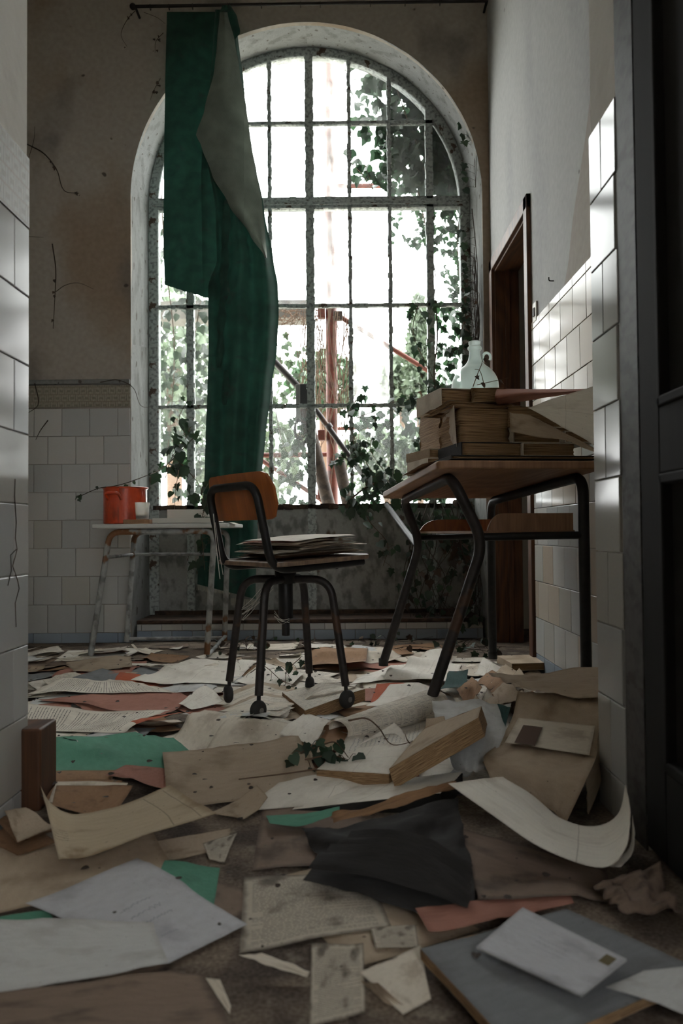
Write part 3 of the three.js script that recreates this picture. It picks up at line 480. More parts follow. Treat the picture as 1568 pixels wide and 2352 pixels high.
// --- room floor, from the window forward
sheet('paper_sheet', 'crumpled beige sheet with torn edge on the floor left of the white table feet', px([150, 1525], [300, 1505], [305, 1535], [170, 1545]), 'beige', { wrinkle: 0.02, torn: 1 });
sheet('folder', 'slate grey folder lying flat between the left jamb and the chair', px([150, 1560], [235, 1538], [345, 1562], [250, 1578]), 'slate', { category: 'folder' });
sheet('paper_sheet', 'narrow orange sheet peeping out beneath the slate grey folder', px([275, 1545], [380, 1556], [330, 1580], [250, 1576]), 'orange');
sheet('paper_sheet', 'pale blue-grey sheet left of the chair casters', px([200, 1612], [240, 1580], [375, 1592], [365, 1612]), 'grey');
sheet('folder', 'long salmon folder reaching from the left jamb towards the chair', px([85, 1600], [230, 1590], [445, 1600], [365, 1640]), 'salmon', { category: 'folder', wrinkle: 0.004 });
sheet('paper_sheet', 'white sheet with fold at the left of the foremost chair caster', px([410, 1625], [470, 1595], [520, 1620], [440, 1632]), 'ivory');
sheet('paper_sheet', 'bright orange curled sheet right of the wide typed sheet by the left jamb', px([245, 1645], [320, 1632], [420, 1665], [300, 1690]), 'orange', { lift: (u, v) => 0.02 * u * v });
sheet('paper_sheet', 'wide typed sheet with curled tip lying behind the left jamb', px([20, 1690], [50, 1622], [390, 1652], [285, 1708]), 'print', { lift: (u, v) => 0.025 * Math.max(0, u - 0.7) });
sheet('paper_sheet', 'large white typed sheet left of the swivel chair', px([60, 1590], [140, 1565], [330, 1572], [400, 1600]), 'print', { wrinkle: 0.004 });
sheet('paper_sheet', 'cream sheet behind the chair with crumpled edges', px([300, 1560], [440, 1510], [600, 1525], [520, 1575]), 'ivory', { wrinkle: 0.01 });
sheet('paper_sheet', 'white sheet under the rear chair casters', px([540, 1570], [610, 1530], [700, 1545], [640, 1590]), 'ivory', { wrinkle: 0.006 });
sheet('paper_sheet', 'pale sheet tucked behind the foremost caster of the chair', px([415, 1660], [520, 1632], [640, 1640], [610, 1670]), 'grey', { wrinkle: 0.004 });
for (let k = 0; k < 9; k++) { const a = 1600 + k * 5; sheet('paper_sheet', 'thin ragged sheet in the fanned pile under the chair', px([500 + rr(-20, 20), a + rr(0, 6)], [600, a - 25], [690 + rr(-20, 20), a - 18 + rr(0, 8)], [640, a + 12]), pick(['cream', 'beige', 'rows']), { torn: 1, wrinkle: 0.008, group: 'fanned pile under the chair' }); }
sheet('paper_sheet', 'cream sheets with dark corner in front of the chair', px([380, 1690], [470, 1640], [560, 1660], [480, 1742]), 'cream');
sheet('paper_sheet', 'beige sheet directly beneath the foremost caster', px([452, 1708], [520, 1650], [692, 1655], [645, 1722]), 'cream', { wrinkle: 0.004 });
sheet('paper_sheet', 'small white sheet right of the foremost caster', px([640, 1690], [700, 1640], [760, 1660], [720, 1705]), 'ivory');
// open book between the chair casters
slabThing('open_book', 'thick yellowed book lying open between the chair casters', 'book', [[648, 1590, 2.56], [742, 1568, 2.66], [838, 1582, 2.5], [700, 1632, 2.3]], V(0, -0.035, 0.01), 'rows', { seed: 5 });
loftSheet('paper_sheet', 'loose curled page standing up on the open book between the casters', [[[700, 1605, 2.42], [740, 1585, 2.46], [800, 1575, 2.5]], [[712, 1580, 2.5], [750, 1565, 2.52], [842, 1583, 2.55]]], 'rows', { wrinkle: 0.002 });
sheet('folder', 'bright orange folder half hidden behind the rolled white sheet', px([850, 1618], [865, 1592], [950, 1588], [925, 1618]), 'orange', { category: 'folder', lift: (u, v) => 0.03 * u });
sheet('paper_sheet', 'kraft brown sheet curling up behind the right chair leg', px([690, 1530], [735, 1500], [845, 1505], [840, 1545]), 'kraft', { lift: (u, v) => 0.05 * v * (1 - u) });
sheet('paper_sheet', 'long white sheet running under the far left desk foot', px([800, 1570], [830, 1545], [1010, 1500], [1060, 1545]), 'ivory', { wrinkle: 0.006 });
sheet('paper_sheet', 'ivory sheet with raised folds between the two left desk feet', px([880, 1560], [950, 1520], [1060, 1530], [1040, 1570]), 'ivory', { wrinkle: 0.012, lift: (u, v) => 0.03 * Math.max(0, Math.sin(u * 9)) * (1 - v) });
sheet('paper_sheet', 'white sheet beside the near left desk leg', px([840, 1620], [900, 1575], [1010, 1570], [985, 1620]), 'ivory');
sheet('paper_sheet', 'small pale square card on the rubble under the desk', px([1088, 1560], [1110, 1530], [1165, 1540], [1130, 1575]), 'ivory', { lift: (u, v) => 0.03 });
sheet('paper_sheet', 'teal crumpled wrapper behind the near left desk leg', px([1010, 1590], [1030, 1560], [1075, 1556], [1065, 1590]), 'teal', { wrinkle: 0.02, torn: 1, lift: () => 0.015 });
for (let k = 0; k < 16; k++) { const x = rr(1040, 1190), y = rr(1555, 1640); sheet('paper_scrap', 'crumpled beige scrap in the torn heap under the desk', px([x, y], [x + rr(25, 50), y - rr(8, 20)], [x + rr(50, 80), y + rr(0, 15)], [x + rr(10, 30), y + rr(15, 28)]), pick(['beige', 'cream', 'kraft', 'beige']), { torn: 2, wrinkle: 0.012, cell: 0.015, group: 'torn heap under the desk', lift: (u, v) => 0.014 * u * (1 - v) }); }
floorBook('notebook', 'closed dark notebook lying at the foot of the tiled side wall', 1205, 1525, 0.17, 0.2, 0.03, 0.1, 'beige', { category: 'book' });
// rolled typed sheet
{
  const a0 = onFloor(765, 1690, 0.04), a1 = onFloor(985, 1635, 0.04), ax = a1.clone().sub(a0), sd = V(ax.z, 0, -ax.x).normalize().negate();
  if (sd.z > 0) sd.negate();
  solo('rolled_sheet', 'long white ruled sheet rolled over itself in front of the desk leg', 'paper', patch((u, v) => { const a = lerp(-2.4, 1.9, v), r = lerp(0.022, 0.036, u), c = a0.clone().addScaledVector(ax, u); return { x: c.x + sd.x * Math.sin(a) * r * 1.7 - sd.x * 0.02, y: c.y + r * 0.9 + Math.cos(a) * r + (v < 0.12 ? -0.01 : 0), z: c.z + sd.z * Math.sin(a) * r * 1.7 - sd.z * 0.02 }; }, 20, 22), P.rows);
}
sheet('paper_sheet', 'white printed sheet lying in front of the rolled sheet', px([770, 1745], [800, 1690], [985, 1650], [975, 1705]), 'hand');
loftSheet('paper_sheet', 'white sheet folded up into a low tent before the rolled sheet', [[[820, 1712, 1.93], [870, 1690, 1.97], [905, 1660, 2.0]], [[905, 1660, 2.0], [925, 1680, 1.98], [930, 1715, 1.95]]], 'ivory', { nu: 10, nv: 6, wrinkle: 0.001 });
// --- doorway
sheet('folder', 'flat mint green folder on the floor by the wooden plinth', px([90, 1800], [128, 1722], [398, 1698], [500, 1772]), 'green', { category: 'folder', wrinkle: 0.002 });
for (let k = 0; k < 4; k++) sheet('paper_sheet', 'brownish loose sheet in the stack in front of the mint green folder', px([95 + k * 8, 1830 + k * 6], [130, 1800 + k * 4], [270 + k * 12, 1795 + k * 5], [230 + k * 8, 1850 + k * 8]), pick(['beige', 'kraft', 'cream']), { group: 'stack before the mint green folder', wrinkle: 0.005 });
sheet('paper_sheet', 'red-brown sheet in front of the mint green folder', px([240, 1815], [290, 1785], [400, 1785], [395, 1830]), 'salmon');
sheet('paper_sheet', 'wide beige sheet with soft fold lying before the chair', px([373, 1748], [685, 1722], [748, 1815], [385, 1862]), 'beige', { wrinkle: 0.004, lift: (u, v) => 0.004 });
sheet('paper_sheet', 'white sheet in front of the open book in the doorway', px([560, 1870], [640, 1815], [1000, 1760], [900, 1840]), 'ivory', { wrinkle: 0.003 });
sheet('paper_sheet', 'beige sheet with dog-eared corner before the black ledger', px([480, 1875], [590, 1835], [615, 1860], [560, 1890]), 'beige', { lift: (u, v) => 0.03 * Math.max(0, u - 0.6) });
sheet('paper_sheet', 'spotted pale sheet under the stained form', px([380, 1985], [355, 1935], [530, 1905], [520, 1950]), 'beige', { torn: 1 });
sheet('paper_sheet', 'grey mottled scrap beside the stained form', px([465, 1945], [545, 1920], [515, 1985], [480, 1980]), 'dirty', { torn: 1 });
sheet('paper_sheet', 'large tan sheet at the left edge of the doorway floor', px([-40, 2110], [-20, 1950], [352, 1915], [400, 2010]), 'beige', { wrinkle: 0.004 });
sheet('paper_sheet', 'mint green paper corner peeking from under the white sheet', px([378, 1990], [505, 1996], [490, 2088], [340, 2080]), 'green');
sheet('paper_sheet', 'dark green paper scrap at the left edge', px([-30, 2115], [110, 2095], [150, 2160], [-30, 2160]), 'green');
for (let k = 0; k < 3; k++) sheet('paper_sheet', 'tan crumpled paper piled against the left jamb base', px([-30 + k * 20, 1930 - k * 30], [60, 1880 - k * 12], [130, 1940 - k * 20], [40, 1970 - k * 14]), pick(['beige', 'kraft']), { group: 'tan papers against the left jamb', wrinkle: 0.02, torn: 1 });
loftSheet('stained_form', 'stained yellow form with ruled border, its left end curling up', [[[92, 1800, 1.5], [118, 1845, 1.5], [165, 1868, 1.5], [280, 1848, 1.52], [390, 1803, 1.6]], [[110, 1870, 1.44], [125, 1905, 1.43], [190, 1915, 1.42], [330, 1880, 1.45], [445, 1838, 1.5]], [[135, 1975, 1.32], [142, 1973, 1.33], [195, 1968, 1.34], [345, 1915, 1.38], [498, 1868, 1.42]]], 'form', { nu: 30, nv: 12, wrinkle: 0.003 });
sheet('paper_sheet', 'blotched printed page with dark smudges in the middle of the doorway', px([560, 2018], [850, 2010], [900, 2130], [550, 2185]), 'dirty', { wrinkle: 0.004 });
sheet('paper_sheet', 'small grey square scrap right of the blotched page', px([850, 2140], [955, 2128], [962, 2180], [862, 2185]), 'dirty');
sheet('paper_sheet', 'broad white sheet lying diagonally on the doorway floor', px([58, 2086], [315, 1983], [568, 2126], [385, 2218]), 'envelope', { wrinkle: 0.003 });
sheet('paper_sheet', 'long pale grey sheet at the lower left edge with folded rim', px([-60, 2138], [352, 2142], [388, 2226], [-60, 2290]), 'grey', { wrinkle: 0.003, lift: (u, v) => 0.008 * Math.max(0, 1 - v * 6) });
sheet('paper_sheet', 'dark tan creased paper at the lower left corner', px([-60, 2296], [470, 2246], [532, 2365], [-60, 2400]), 'brown', { wrinkle: 0.006 });
loftSheet('paper_scrap', 'folded cream paper flap at the end of the tan creased paper', [[[472, 2245, 0.98], [500, 2290, 0.95], [528, 2330, 0.93]], [[505, 2250, 0.97], [518, 2280, 0.95], [530, 2310, 0.94]]], 'cream', { nu: 8, nv: 4, wrinkle: 0.001 });
loftSheet('paper_scrap', 'thin curled paper strip lying right of the long pale grey sheet', [[[548, 2190, 1.04], [610, 2215, 1.02], [705, 2245, 1.0]], [[600, 2190, 1.04], [650, 2205, 1.03], [712, 2232, 1.01]]], 'cream', { nu: 10, nv: 4, wrinkle: 0.004 });
sheet('paper_sheet', 'cream page with pointed fold at the bottom centre', px([715, 2182], [835, 2186], [840, 2330], [710, 2365]), 'dirty');
sheet('paper_sheet', 'cream page bundle corner left of the grey binder', px([825, 2252], [965, 2186], [990, 2300], [925, 2335]), 'cream');
for (let k = 0; k < 3; k++) loftSheet('paper_scrap', 'thin upturned page edge in front of the cream page bundle', [[[828 + k * 12, 2252 + k * 3, 0.985], [870 + k * 10, 2290 + k * 3, 0.97], [915, 2335, 0.95]], [[840 + k * 14, 2258, 0.975], [890 + k * 10, 2295, 0.962], [940, 2320, 0.95]]], 'beige', { nu: 8, nv: 3, wrinkle: 0.001, group: 'upturned page edges' });
sheet('folder', 'salmon folder lying beneath the grey binder', px([953, 2112], [1305, 2058], [1318, 2090], [985, 2172]), 'salmon', { category: 'folder', lift: () => 0.012 });
slabThing('binder', 'large flat grey binder with pages at its left edge near the camera', 'binder', [[965, 2180, 1.035], [1300, 2088, 1.115], [1620, 2230, 0.985], [1190, 2420, 0.82]], V(0, -0.013, 0), 'slate', { seed: 8, wrinkle: 0.003, field: true });
{
  const e = thing('envelope', 'addressed white envelope with a stamp lying on the grey binder', 'envelope'), q = px([1093, 2197], [1200, 2104], [1440, 2226], [1336, 2312]);
  const cn = q.map(([x, z]) => V(x, 0, z)), bl = (u, v) => cn[0].clone().lerp(cn[1], u).lerp(cn[3].clone().lerp(cn[2], u), v);
  const yAt = (x, z) => hAt(x, z, 3) + 0.005; let y0 = 0; for (const p of [[0, 0], [1, 0], [1, 1], [0, 1], [0.5, 0.5]]) { const w = bl(...p); y0 = Math.max(y0, yAt(w.x, w.z)); }
  const g = patch((u, v) => { const p = bl(u, v); return { x: p.x, y: y0 + 0.002, z: p.z, u: 1 - v, v: u }; }, 6, 6), g2 = patch((u, v) => { const p = bl(u, v); return { x: p.x, y: y0, z: p.z }; }, 2, 2);
  part('front', g, P.envelope, e); part('back', g2, P.grey, e);
  part('stamp', patch((u, v) => { const p = bl(lerp(0.7, 0.9, u), lerp(0.86, 0.95, v)); return { x: p.x, y: y0 + 0.0028, z: p.z }; }, 1, 1), M.stamp, e).userData.label = 'small olive postage stamp';
}
sheet('paper_sheet', 'grey mottled paper in the lower right corner beyond the binder', px([1390, 2330], [1480, 2290], [1700, 2260], [1700, 2420]), 'grey', { wrinkle: 0.01 });
// --- heap at the right: ledger, black flaps, leaning parcel, big curled sheet
slabThing('open_book', 'heavy open book with left pages flat in front of the rolled sheet', 'book', [[727, 1768, 1.78], [775, 1724, 1.95], [948, 1700, 1.92], [893, 1778, 1.72]], V(0, -0.03, 0), 'ivory', { seed: 3 });
slabThing('book_half', 'book half tilted up with torn spine behind the black ledger', 'book', [[893, 1766, 1.70], [975, 1672, 1.86], [1105, 1622, 1.92], [1098, 1648, 1.72]], V(0.012, -0.04, 0.01), 'beige', { seed: 6, under: 'black' });
loftSheet('paper_sheet', 'folded tan paper corner sticking up behind the tilted book half', [[[975, 1690, 1.9], [978, 1650, 1.9]], [[1030, 1680, 1.88], [1020, 1645, 1.9]]], 'beige', { nu: 5, nv: 5 });
loftSheet('wrapping_paper', 'crumpled grey wrapping paper between the desk leg and the leaning parcel', [[[990, 1612, 2.05], [1050, 1608, 2.02], [1110, 1612, 2.0], [1170, 1622, 1.98]], [[1000, 1650, 1.98], [1050, 1665, 1.9], [1110, 1670, 1.88], [1160, 1680, 1.85]], [[1020, 1720, 1.86], [1060, 1770, 1.72], [1090, 1775, 1.7], [1120, 1770, 1.7]]], 'grey', { nu: 24, nv: 16, wrinkle: 0.012, seed: 7 });
loftSheet('paper_sheet', 'dark teal sheet edge between wrapping paper and leaning parcel', [[[1142, 1615, 1.95], [1150, 1640, 1.9]], [[1172, 1625, 1.93], [1160, 1670, 1.86]]], 'teal', { nu: 5, nv: 5 });
slabThing('ledger', 'black covered ledger with frayed brown page edges in the doorway', 'book', [[612, 1866, 1.62], [800, 1796, 1.78], [1062, 1776, 1.74], [1010, 1822, 1.6]], V(0, -0.05, 0), 'ivory', { seed: 4, under: 'black', wrinkle: 0.01, sideMat: P.black });
loftSheet('paper_strip', 'torn brown strip of frayed page edges lying on the ledger', [[[760, 1872, 1.52], [860, 1845, 1.54], [950, 1818, 1.56], [1045, 1798, 1.58]], [[765, 1892, 1.5], [870, 1862, 1.52], [960, 1832, 1.54], [1050, 1808, 1.56]]], 'kraft', { nu: 26, nv: 4, wrinkle: 0.012, seed: 3 });
loftSheet('paper_sheet', 'pale mint sheet sliding out from under the ledger', [[[610, 1872, 1.55], [700, 1868, 1.55], [780, 1852, 1.56]], [[620, 1892, 1.5], [690, 1897, 1.5], [780, 1866, 1.54]]], 'green', { nu: 14, nv: 5, wrinkle: 0.002 });
loftSheet('folder', 'limp black folder cover draped in folds below the ledger', [[[690, 1905, 1.46], [800, 1895, 1.47], [930, 1860, 1.5], [1050, 1835, 1.54]], [[720, 1945, 1.4], [840, 1935, 1.38], [960, 1915, 1.42], [1060, 1890, 1.46]], [[760, 1985, 1.32], [880, 1990, 1.3], [990, 1970, 1.32], [1075, 1950, 1.37]], [[820, 2010, 1.29], [930, 2040, 1.25], [1030, 2070, 1.2], [1095, 2095, 1.17]]], 'black', { nu: 30, nv: 24, wrinkle: 0.012, category: 'folder', seed: 11 });
loftSheet('folder', 'black cover flap lying with its edge towards the camera', [[[728, 1978, 1.3], [840, 1998, 1.28], [960, 2030, 1.24], [1090, 2092, 1.17]], [[695, 2022, 1.25], [800, 2045, 1.22], [900, 2080, 1.18], [1010, 2118, 1.14]]], 'black', { nu: 20, nv: 6, wrinkle: 0.004, category: 'folder', seed: 12 });
for (let k = 0; k < 4; k++) loftSheet('paper_sheet', 'dark loose page fanned out over the black folder cover', [[[735 + k * 24, 1955 - k * 16, 1.29 + k * 0.016], [860 + k * 16, 1958 - k * 17, 1.27 + k * 0.018], [985, 1982 - k * 19, 1.235 + k * 0.02], [1085, 2052 - k * 22, 1.17 + k * 0.022]], [[708 + k * 24, 1992 - k * 14, 1.25 + k * 0.016], [838 + k * 16, 2012 - k * 16, 1.23 + k * 0.017], [962, 2046 - k * 18, 1.19 + k * 0.02], [1074, 2086 - k * 20, 1.15 + k * 0.022]]], 'black', { nu: 18, nv: 4, wrinkle: 0.003, seed: 20 + k, group: 'fanned pages over the black cover' });
loftSheet('paper_sheet', 'dark tan sheet propped on end behind the black cover flap', [[[865, 1975, 1.3], [880, 1938, 1.33]], [[960, 2020, 1.26], [955, 2000, 1.27]], [[1060, 2090, 1.18], [1062, 2082, 1.18]]], 'brown', { nu: 6, nv: 10, wrinkle: 0.002 });
sheet('paper_sheet', 'wide dim brown sheet under the big curled sheet', px([1055, 1905], [1390, 2005], [1425, 2075], [1100, 2098]), 'brown', { wrinkle: 0.006 });
loftSheet('paper_sheet', 'brown paper bag corner at the foot of the black door', [[[1370, 2025, 1.22], [1420, 2090, 1.15]], [[1510, 1985, 1.26], [1568, 2095, 1.15]]], 'brown', { nu: 10, nv: 10, wrinkle: 0.02 });
{
  const t = thing('parcel', 'large crumpled tan paper parcel leaning against the right tiled jamb', 'parcel');
  const rows = [[[1190, 1585, 2.0], [1290, 1592, 1.95], [1385, 1600, 1.85]], [[1175, 1650, 1.9], [1270, 1662, 1.83], [1378, 1672, 1.74]], [[1140, 1710, 1.8], [1250, 1735, 1.7], [1365, 1745, 1.62]], [[1108, 1750, 1.7], [1220, 1772, 1.62], [1345, 1792, 1.54]], [[1135, 1805, 1.66], [1240, 1845, 1.58], [1302, 1888, 1.52]]];
  part('front', loftGeo(rows, 24, 24, 0.008, 5), P.beige, t);
  part('side', loftGeo([rows.slice(0, 4).map((r) => r[2]), [[1392, 1700, 1.8], [1388, 1760, 1.7], [1372, 1820, 1.6], [1350, 1872, 1.53]]], 16, 8, 0.004, 6), P.beige, t);
  part('side', loftGeo([rows.slice(0, 4).map((r) => r[0]), [[1185, 1660, 2.0], [1165, 1720, 1.88], [1140, 1760, 1.8], [1135, 1805, 1.68]]], 16, 8, 0.004, 8), P.beige, t);
  const c = [rows[1][0], rows[1][2], rows[2][2], rows[2][0]].map((p) => at(...p)), bl = (u, v) => c[0].clone().lerp(c[1], u).lerp(c[3].clone().lerp(c[2], u), v), n = V(0, 0.006, 0.006);
  part('address_label', patch((u, v) => bl(lerp(0.08, 0.94, u), lerp(0.02, 0.96, v)).add(n), 6, 6), P.cream, t); part('sticker', patch((u, v) => bl(lerp(0.18, 0.4, u), lerp(0.3, 0.95, v)).add(n).add(V(0, 0.003, 0.003)), 2, 2), M.label, t).userData.label = 'square brown sticker';
}
loftSheet('paper_sheet', 'tan sheet draped over the top of the leaning parcel', [[[1115, 1545, 2.25], [1200, 1550, 2.2], [1290, 1540, 2.15], [1380, 1528, 2.1]], [[1180, 1575, 2.02], [1240, 1590, 1.95], [1300, 1600, 1.9], [1384, 1600, 1.82]]], 'beige', { nu: 16, nv: 8, wrinkle: 0.008, seed: 4 });
loftSheet('paper_sheet', 'big stiff white sheet sagging in a curve against the right jamb', [[[1155, 1783, 1.55], [1215, 1820, 1.53], [1290, 1880, 1.47], [1370, 1897, 1.44], [1418, 1870, 1.44], [1436, 1800, 1.46]], [[1095, 1790, 1.5], [1185, 1850, 1.43], [1270, 1915, 1.37], [1385, 1945, 1.34], [1440, 1900, 1.36], [1446, 1845, 1.38]], [[1028, 1800, 1.46], [1130, 1872, 1.36], [1250, 1950, 1.29], [1390, 1992, 1.25], [1438, 1945, 1.28], [1447, 1890, 1.31]]], 'ivory', { nu: 34, nv: 14, wrinkle: 0.002 });
loftSheet('paper_sheet', 'second white sheet nested under the curled tip of the big sheet', [[[1400, 1990, 1.27], [1445, 1945, 1.3], [1452, 1870, 1.33]], [[1425, 1992, 1.26], [1452, 1960, 1.28], [1458, 1915, 1.31]]], 'ivory', { nu: 12, nv: 4, wrinkle: 0.001 });
// twig across the sheets and small debris
function twig(name, label, pts, r, mat = M.dryStem, o = {}) { const c = spline(pts.map((p) => at(...p)), o.n ?? 26); return solo(name, label, o.category ?? 'twig', tube(c, (t) => r * (1 - 0.6 * t), 6), mat, o.group); }
twig('twig', 'long bare twig lying across the sheets before the open book', [[945, 1712, 1.9], [880, 1735, 1.86], [800, 1752, 1.83], [690, 1772, 1.8], [548, 1790, 1.76]], 0.0035);
twig('twig', 'thin forked twig arching over the white printed sheet', [[800, 1655, 1.98], [840, 1650, 1.96], [870, 1672, 1.92], [900, 1710, 1.88], [960, 1700, 1.88]], 0.0025);
twig('twig', 'short twig standing in the sheets beside the tilted book', [[945, 1712, 1.9], [935, 1700, 1.9], [930, 1685, 1.9]], 0.002);
// ------------------------------------------------------------------ swivel chair
{
  const cx = -0.187, cz = -2.44, hub = [];
  const feet = [['fl', -0.197, -0.05], ['f', -0.07, 0.19], ['r', 0.197, 0.045], ['b', 0.066, -0.185]];
  let y0 = 0; for (const f of feet) y0 = Math.max(y0, hAt(cx + f[1], cz + f[2], 2)); y0 = Math.min(y0, 0.035);
  const ch = thing('swivel_chair', 'swivel chair with orange backrest on four casters, papers piled on its seat', 'chair', [cx, y0, cz]);
  for (const [, fx, fz] of feet) {
    const d = V(fx, 0, fz).normalize();
    const pts = rounded([V(0, 0.398, 0), d.clone().multiplyScalar(0.145).setY(0.398), d.clone().multiplyScalar(0.192).setY(0.07)], 0.06, 8);
    const leg = part('leg', tube(pts, 0.0125, 12), M.tubeDark, ch);
    const c = d.clone().multiplyScalar(0.196), tn = V(-d.z, 0, d.x).applyAxisAngle(V(0, 1, 0), fx * 5);
    const prof = []; for (let i = 0; i <= 12; i++) { const a = -Math.PI / 2 + Math.PI * i / 12; prof.push(new THREE.Vector2(0.029 * Math.cos(a) ** 0.6 + 0.0001, 0.015 * Math.sin(a))); }
    const wheel = new THREE.LatheGeometry(prof, 20); wheel.rotateZ(Math.PI / 2); wheel.lookAt ? 0 : 0; const m = part('caster', wheel, M.rubber, leg); m.position.set(c.x, 0.029, c.z); m.rotation.y = Math.atan2(-tn.z, tn.x);
    const hubg = new THREE.SphereGeometry(0.021, 18, 10); hubg.scale(0.78, 1, 1); const hm = part('hub_cap', hubg, M.chrome, leg); hm.position.copy(m.position); hm.rotation.y = m.rotation.y;
    part('stem', tube([V(c.x * 0.985, 0.045, c.z * 0.985), V(c.x * 0.98, 0.075, c.z * 0.98)], 0.006, 8), M.tubeBlack, leg);
  }
  part('column', merge([tube([V(0, 0.425, 0), V(0, 0.385, 0)], 0.034, 18), tube([V(0, 0.40, 0), V(0, 0.275, 0)], 0.023, 18)]), M.tubeBlack, ch);
  { const p = []; for (let i = 0; i <= 40; i++) p.push(new THREE.Vector2(0.0115 + (i % 2) * 0.002, 0.22 + i * 0.0016)); p.unshift(new THREE.Vector2(0.001, 0.22)); part('screw_spindle', new THREE.LatheGeometry(p, 16), M.tubeBlack, ch); }
  // seat frame: turned so that the seat points away to the right
  const st = new THREE.Group(), f = V(0.8, 0, -0.6), r = V(0.6, 0, 0.8), L = (a, b, y) => f.clone().multiplyScalar(a).addScaledVector(r, b).setY(y);
  const bar = rounded([L(0.18, 0.165, 0.452), L(-0.15, 0.165, 0.436), L(-0.205, 0.165, 0.682), L(-0.205, -0.125, 0.682), L(-0.15, -0.125, 0.436), L(0.18, -0.125, 0.452)], 0.055, 8);
  part('seat_frame', tube(bar, 0.0125, 12), M.tubeBlack, ch);
  part('cross_bar', merge([tube([L(-0.02, -0.165, 0.438), L(-0.02, 0.165, 0.438)], 0.01, 10), tube([L(0.08, -0.165, 0.442), L(0.08, 0.165, 0.442)], 0.01, 10)]), M.tubeBlack, ch);
  const plate = (w0, w1, d0, d1, th, y, bend) => { // rounded plywood plate in chair axes, bend lifts the rim
    const n = 18, sh = new THREE.Shape(), R = 0.05; sh.moveTo(d0 + R, w0); sh.lineTo(d1 - R, w0); sh.quadraticCurveTo(d1, w0, d1, w0 + R); sh.lineTo(d1, w1 - R); sh.quadraticCurveTo(d1, w1, d1 - R, w1); sh.lineTo(d0 + R, w1); sh.quadraticCurveTo(d0, w1, d0, w1 - R); sh.lineTo(d0, w0 + R); sh.quadraticCurveTo(d0, w0, d0 + R, w0);
    const g = new THREE.ExtrudeGeometry(sh, { depth: th, bevelEnabled: true, bevelSize: 0.003, bevelThickness: 0.003, bevelSegments: 2, curveSegments: 8 }); return g;
  };
  { const g = plate(-0.19, 0.19, -0.15, 0.205, 0.008, 0, 0); const p = g.attributes.position; for (let i = 0; i < p.count; i++) { const a = p.getX(i), b = p.getY(i), h = p.getZ(i), q = L(a, b, 0.455 + h + a * 0.05); p.setXYZ(i, q.x, q.y, q.z); } g.computeVertexNormals(); part('seat', metric(g, 2), M.deskTop, ch); }
  { // backrest: rounded panel bowed backwards at its middle, fixed to the seat side of the frame
    const sh = new THREE.Shape(), w = 0.195, y0 = 0.583, y1 = 0.722, R = 0.045; sh.moveTo(-w + R, y0); sh.lineTo(w - R, y0); sh.quadraticCurveTo(w, y0, w, y0 + R); sh.lineTo(w, y1 - R); sh.quadraticCurveTo(w, y1, w - R, y1); sh.lineTo(-w + R, y1); sh.quadraticCurveTo(-w, y1, -w, y1 - R); sh.lineTo(-w, y0 + R); sh.quadraticCurveTo(-w, y0, -w + R, y0);
    const ptsS = []; const base = new THREE.ShapeGeometry(sh, 8);
    const N = 20, grid = (side) => patch((u, v) => { const a = (u * 2 - 1) * w; const inset = (b) => { const e = Math.abs(a) - (w - R); return e > 0 ? R - Math.sqrt(Math.max(0, R * R - e * e)) : 0; }; const lo = y0 + inset(), hi = y1 - inset(), y = lerp(lo, hi, v), k = -0.165 - (y - y0) * 0.22 + 0.02 * (a / w) ** 2 + side; const q = L(k, a, y); return { x: q.x, y: q.y, z: q.z, u: a, v: y }; }, N, 8);
    const A = grid(0.0), B = grid(0.009); const rim = patch((u, v) => { const n = Math.round(u * 56), seq = n <= 20 ? [n, 0] : n <= 28 ? [20, n - 20] : n <= 48 ? [48 - n, 8] : [0, 56 - n]; const k = seq[1] * 21 + seq[0], pa = V().fromBufferAttribute(A.attributes.position, k), pb = V().fromBufferAttribute(B.attributes.position, k); const q = pa.lerp(pb, v); return { x: q.x, y: q.y, z: q.z }; }, 56, 1);
    part('backrest', merge([A, B, rim]), M.orangeWood, ch);
  }
  // papers on the seat
  const top = (k, t) => y0 + 0.467 + k, c = V(cx, 0, cz);
  rand = rngOf(61); let yy = y0 + 0.474;
  for (let k = 0; k < 13; k++) {
    const th = rr(0.0025, 0.006), w = rr(0.13, 0.175), d0 = -rr(0.06, 0.12), d1 = rr(0.13, 0.2), sk = rr(-0.02, 0.02), bow = rr(-0.002, 0.008), last = k > 9, tw = rr(-0.16, 0.16);
    const g = patch((u, v) => { const a0 = lerp(d0, d1, u), b0 = lerp(-w, w, v) + sk, a = a0 - b0 * tw, b = b0 + a0 * tw, up = bow * Math.sin(u * 3.1) + 0.002 * fbm(u * 5 + k, v * 5, 2) + 0.05 * (a + 0.02) + (last ? 0.006 * (u - 0.5) : 0) - (Math.abs(b) > 0.13 ? 0.06 * (Math.abs(b) - 0.13) : 0); const q = L(a, b, 0); return { x: q.x + cx, y: yy + up, z: q.z + cz }; }, 12, 10);
    solo('seat_paper', 'thin brownish sheet in the pile on the chair seat', 'paper', g, P[k === 12 ? 'ivory' : k === 11 ? 'salmon' : pick(['cream', 'beige', 'kraft', 'cream', 'rows'])], 'paper pile on the chair seat').userData.label = k === 12 ? 'uppermost pale sheet on the chair seat' : k === 11 ? 'salmon sheet just below the uppermost one on the chair seat' : 'thin brownish sheet in the pile on the chair seat';
    yy += th;
  }
}
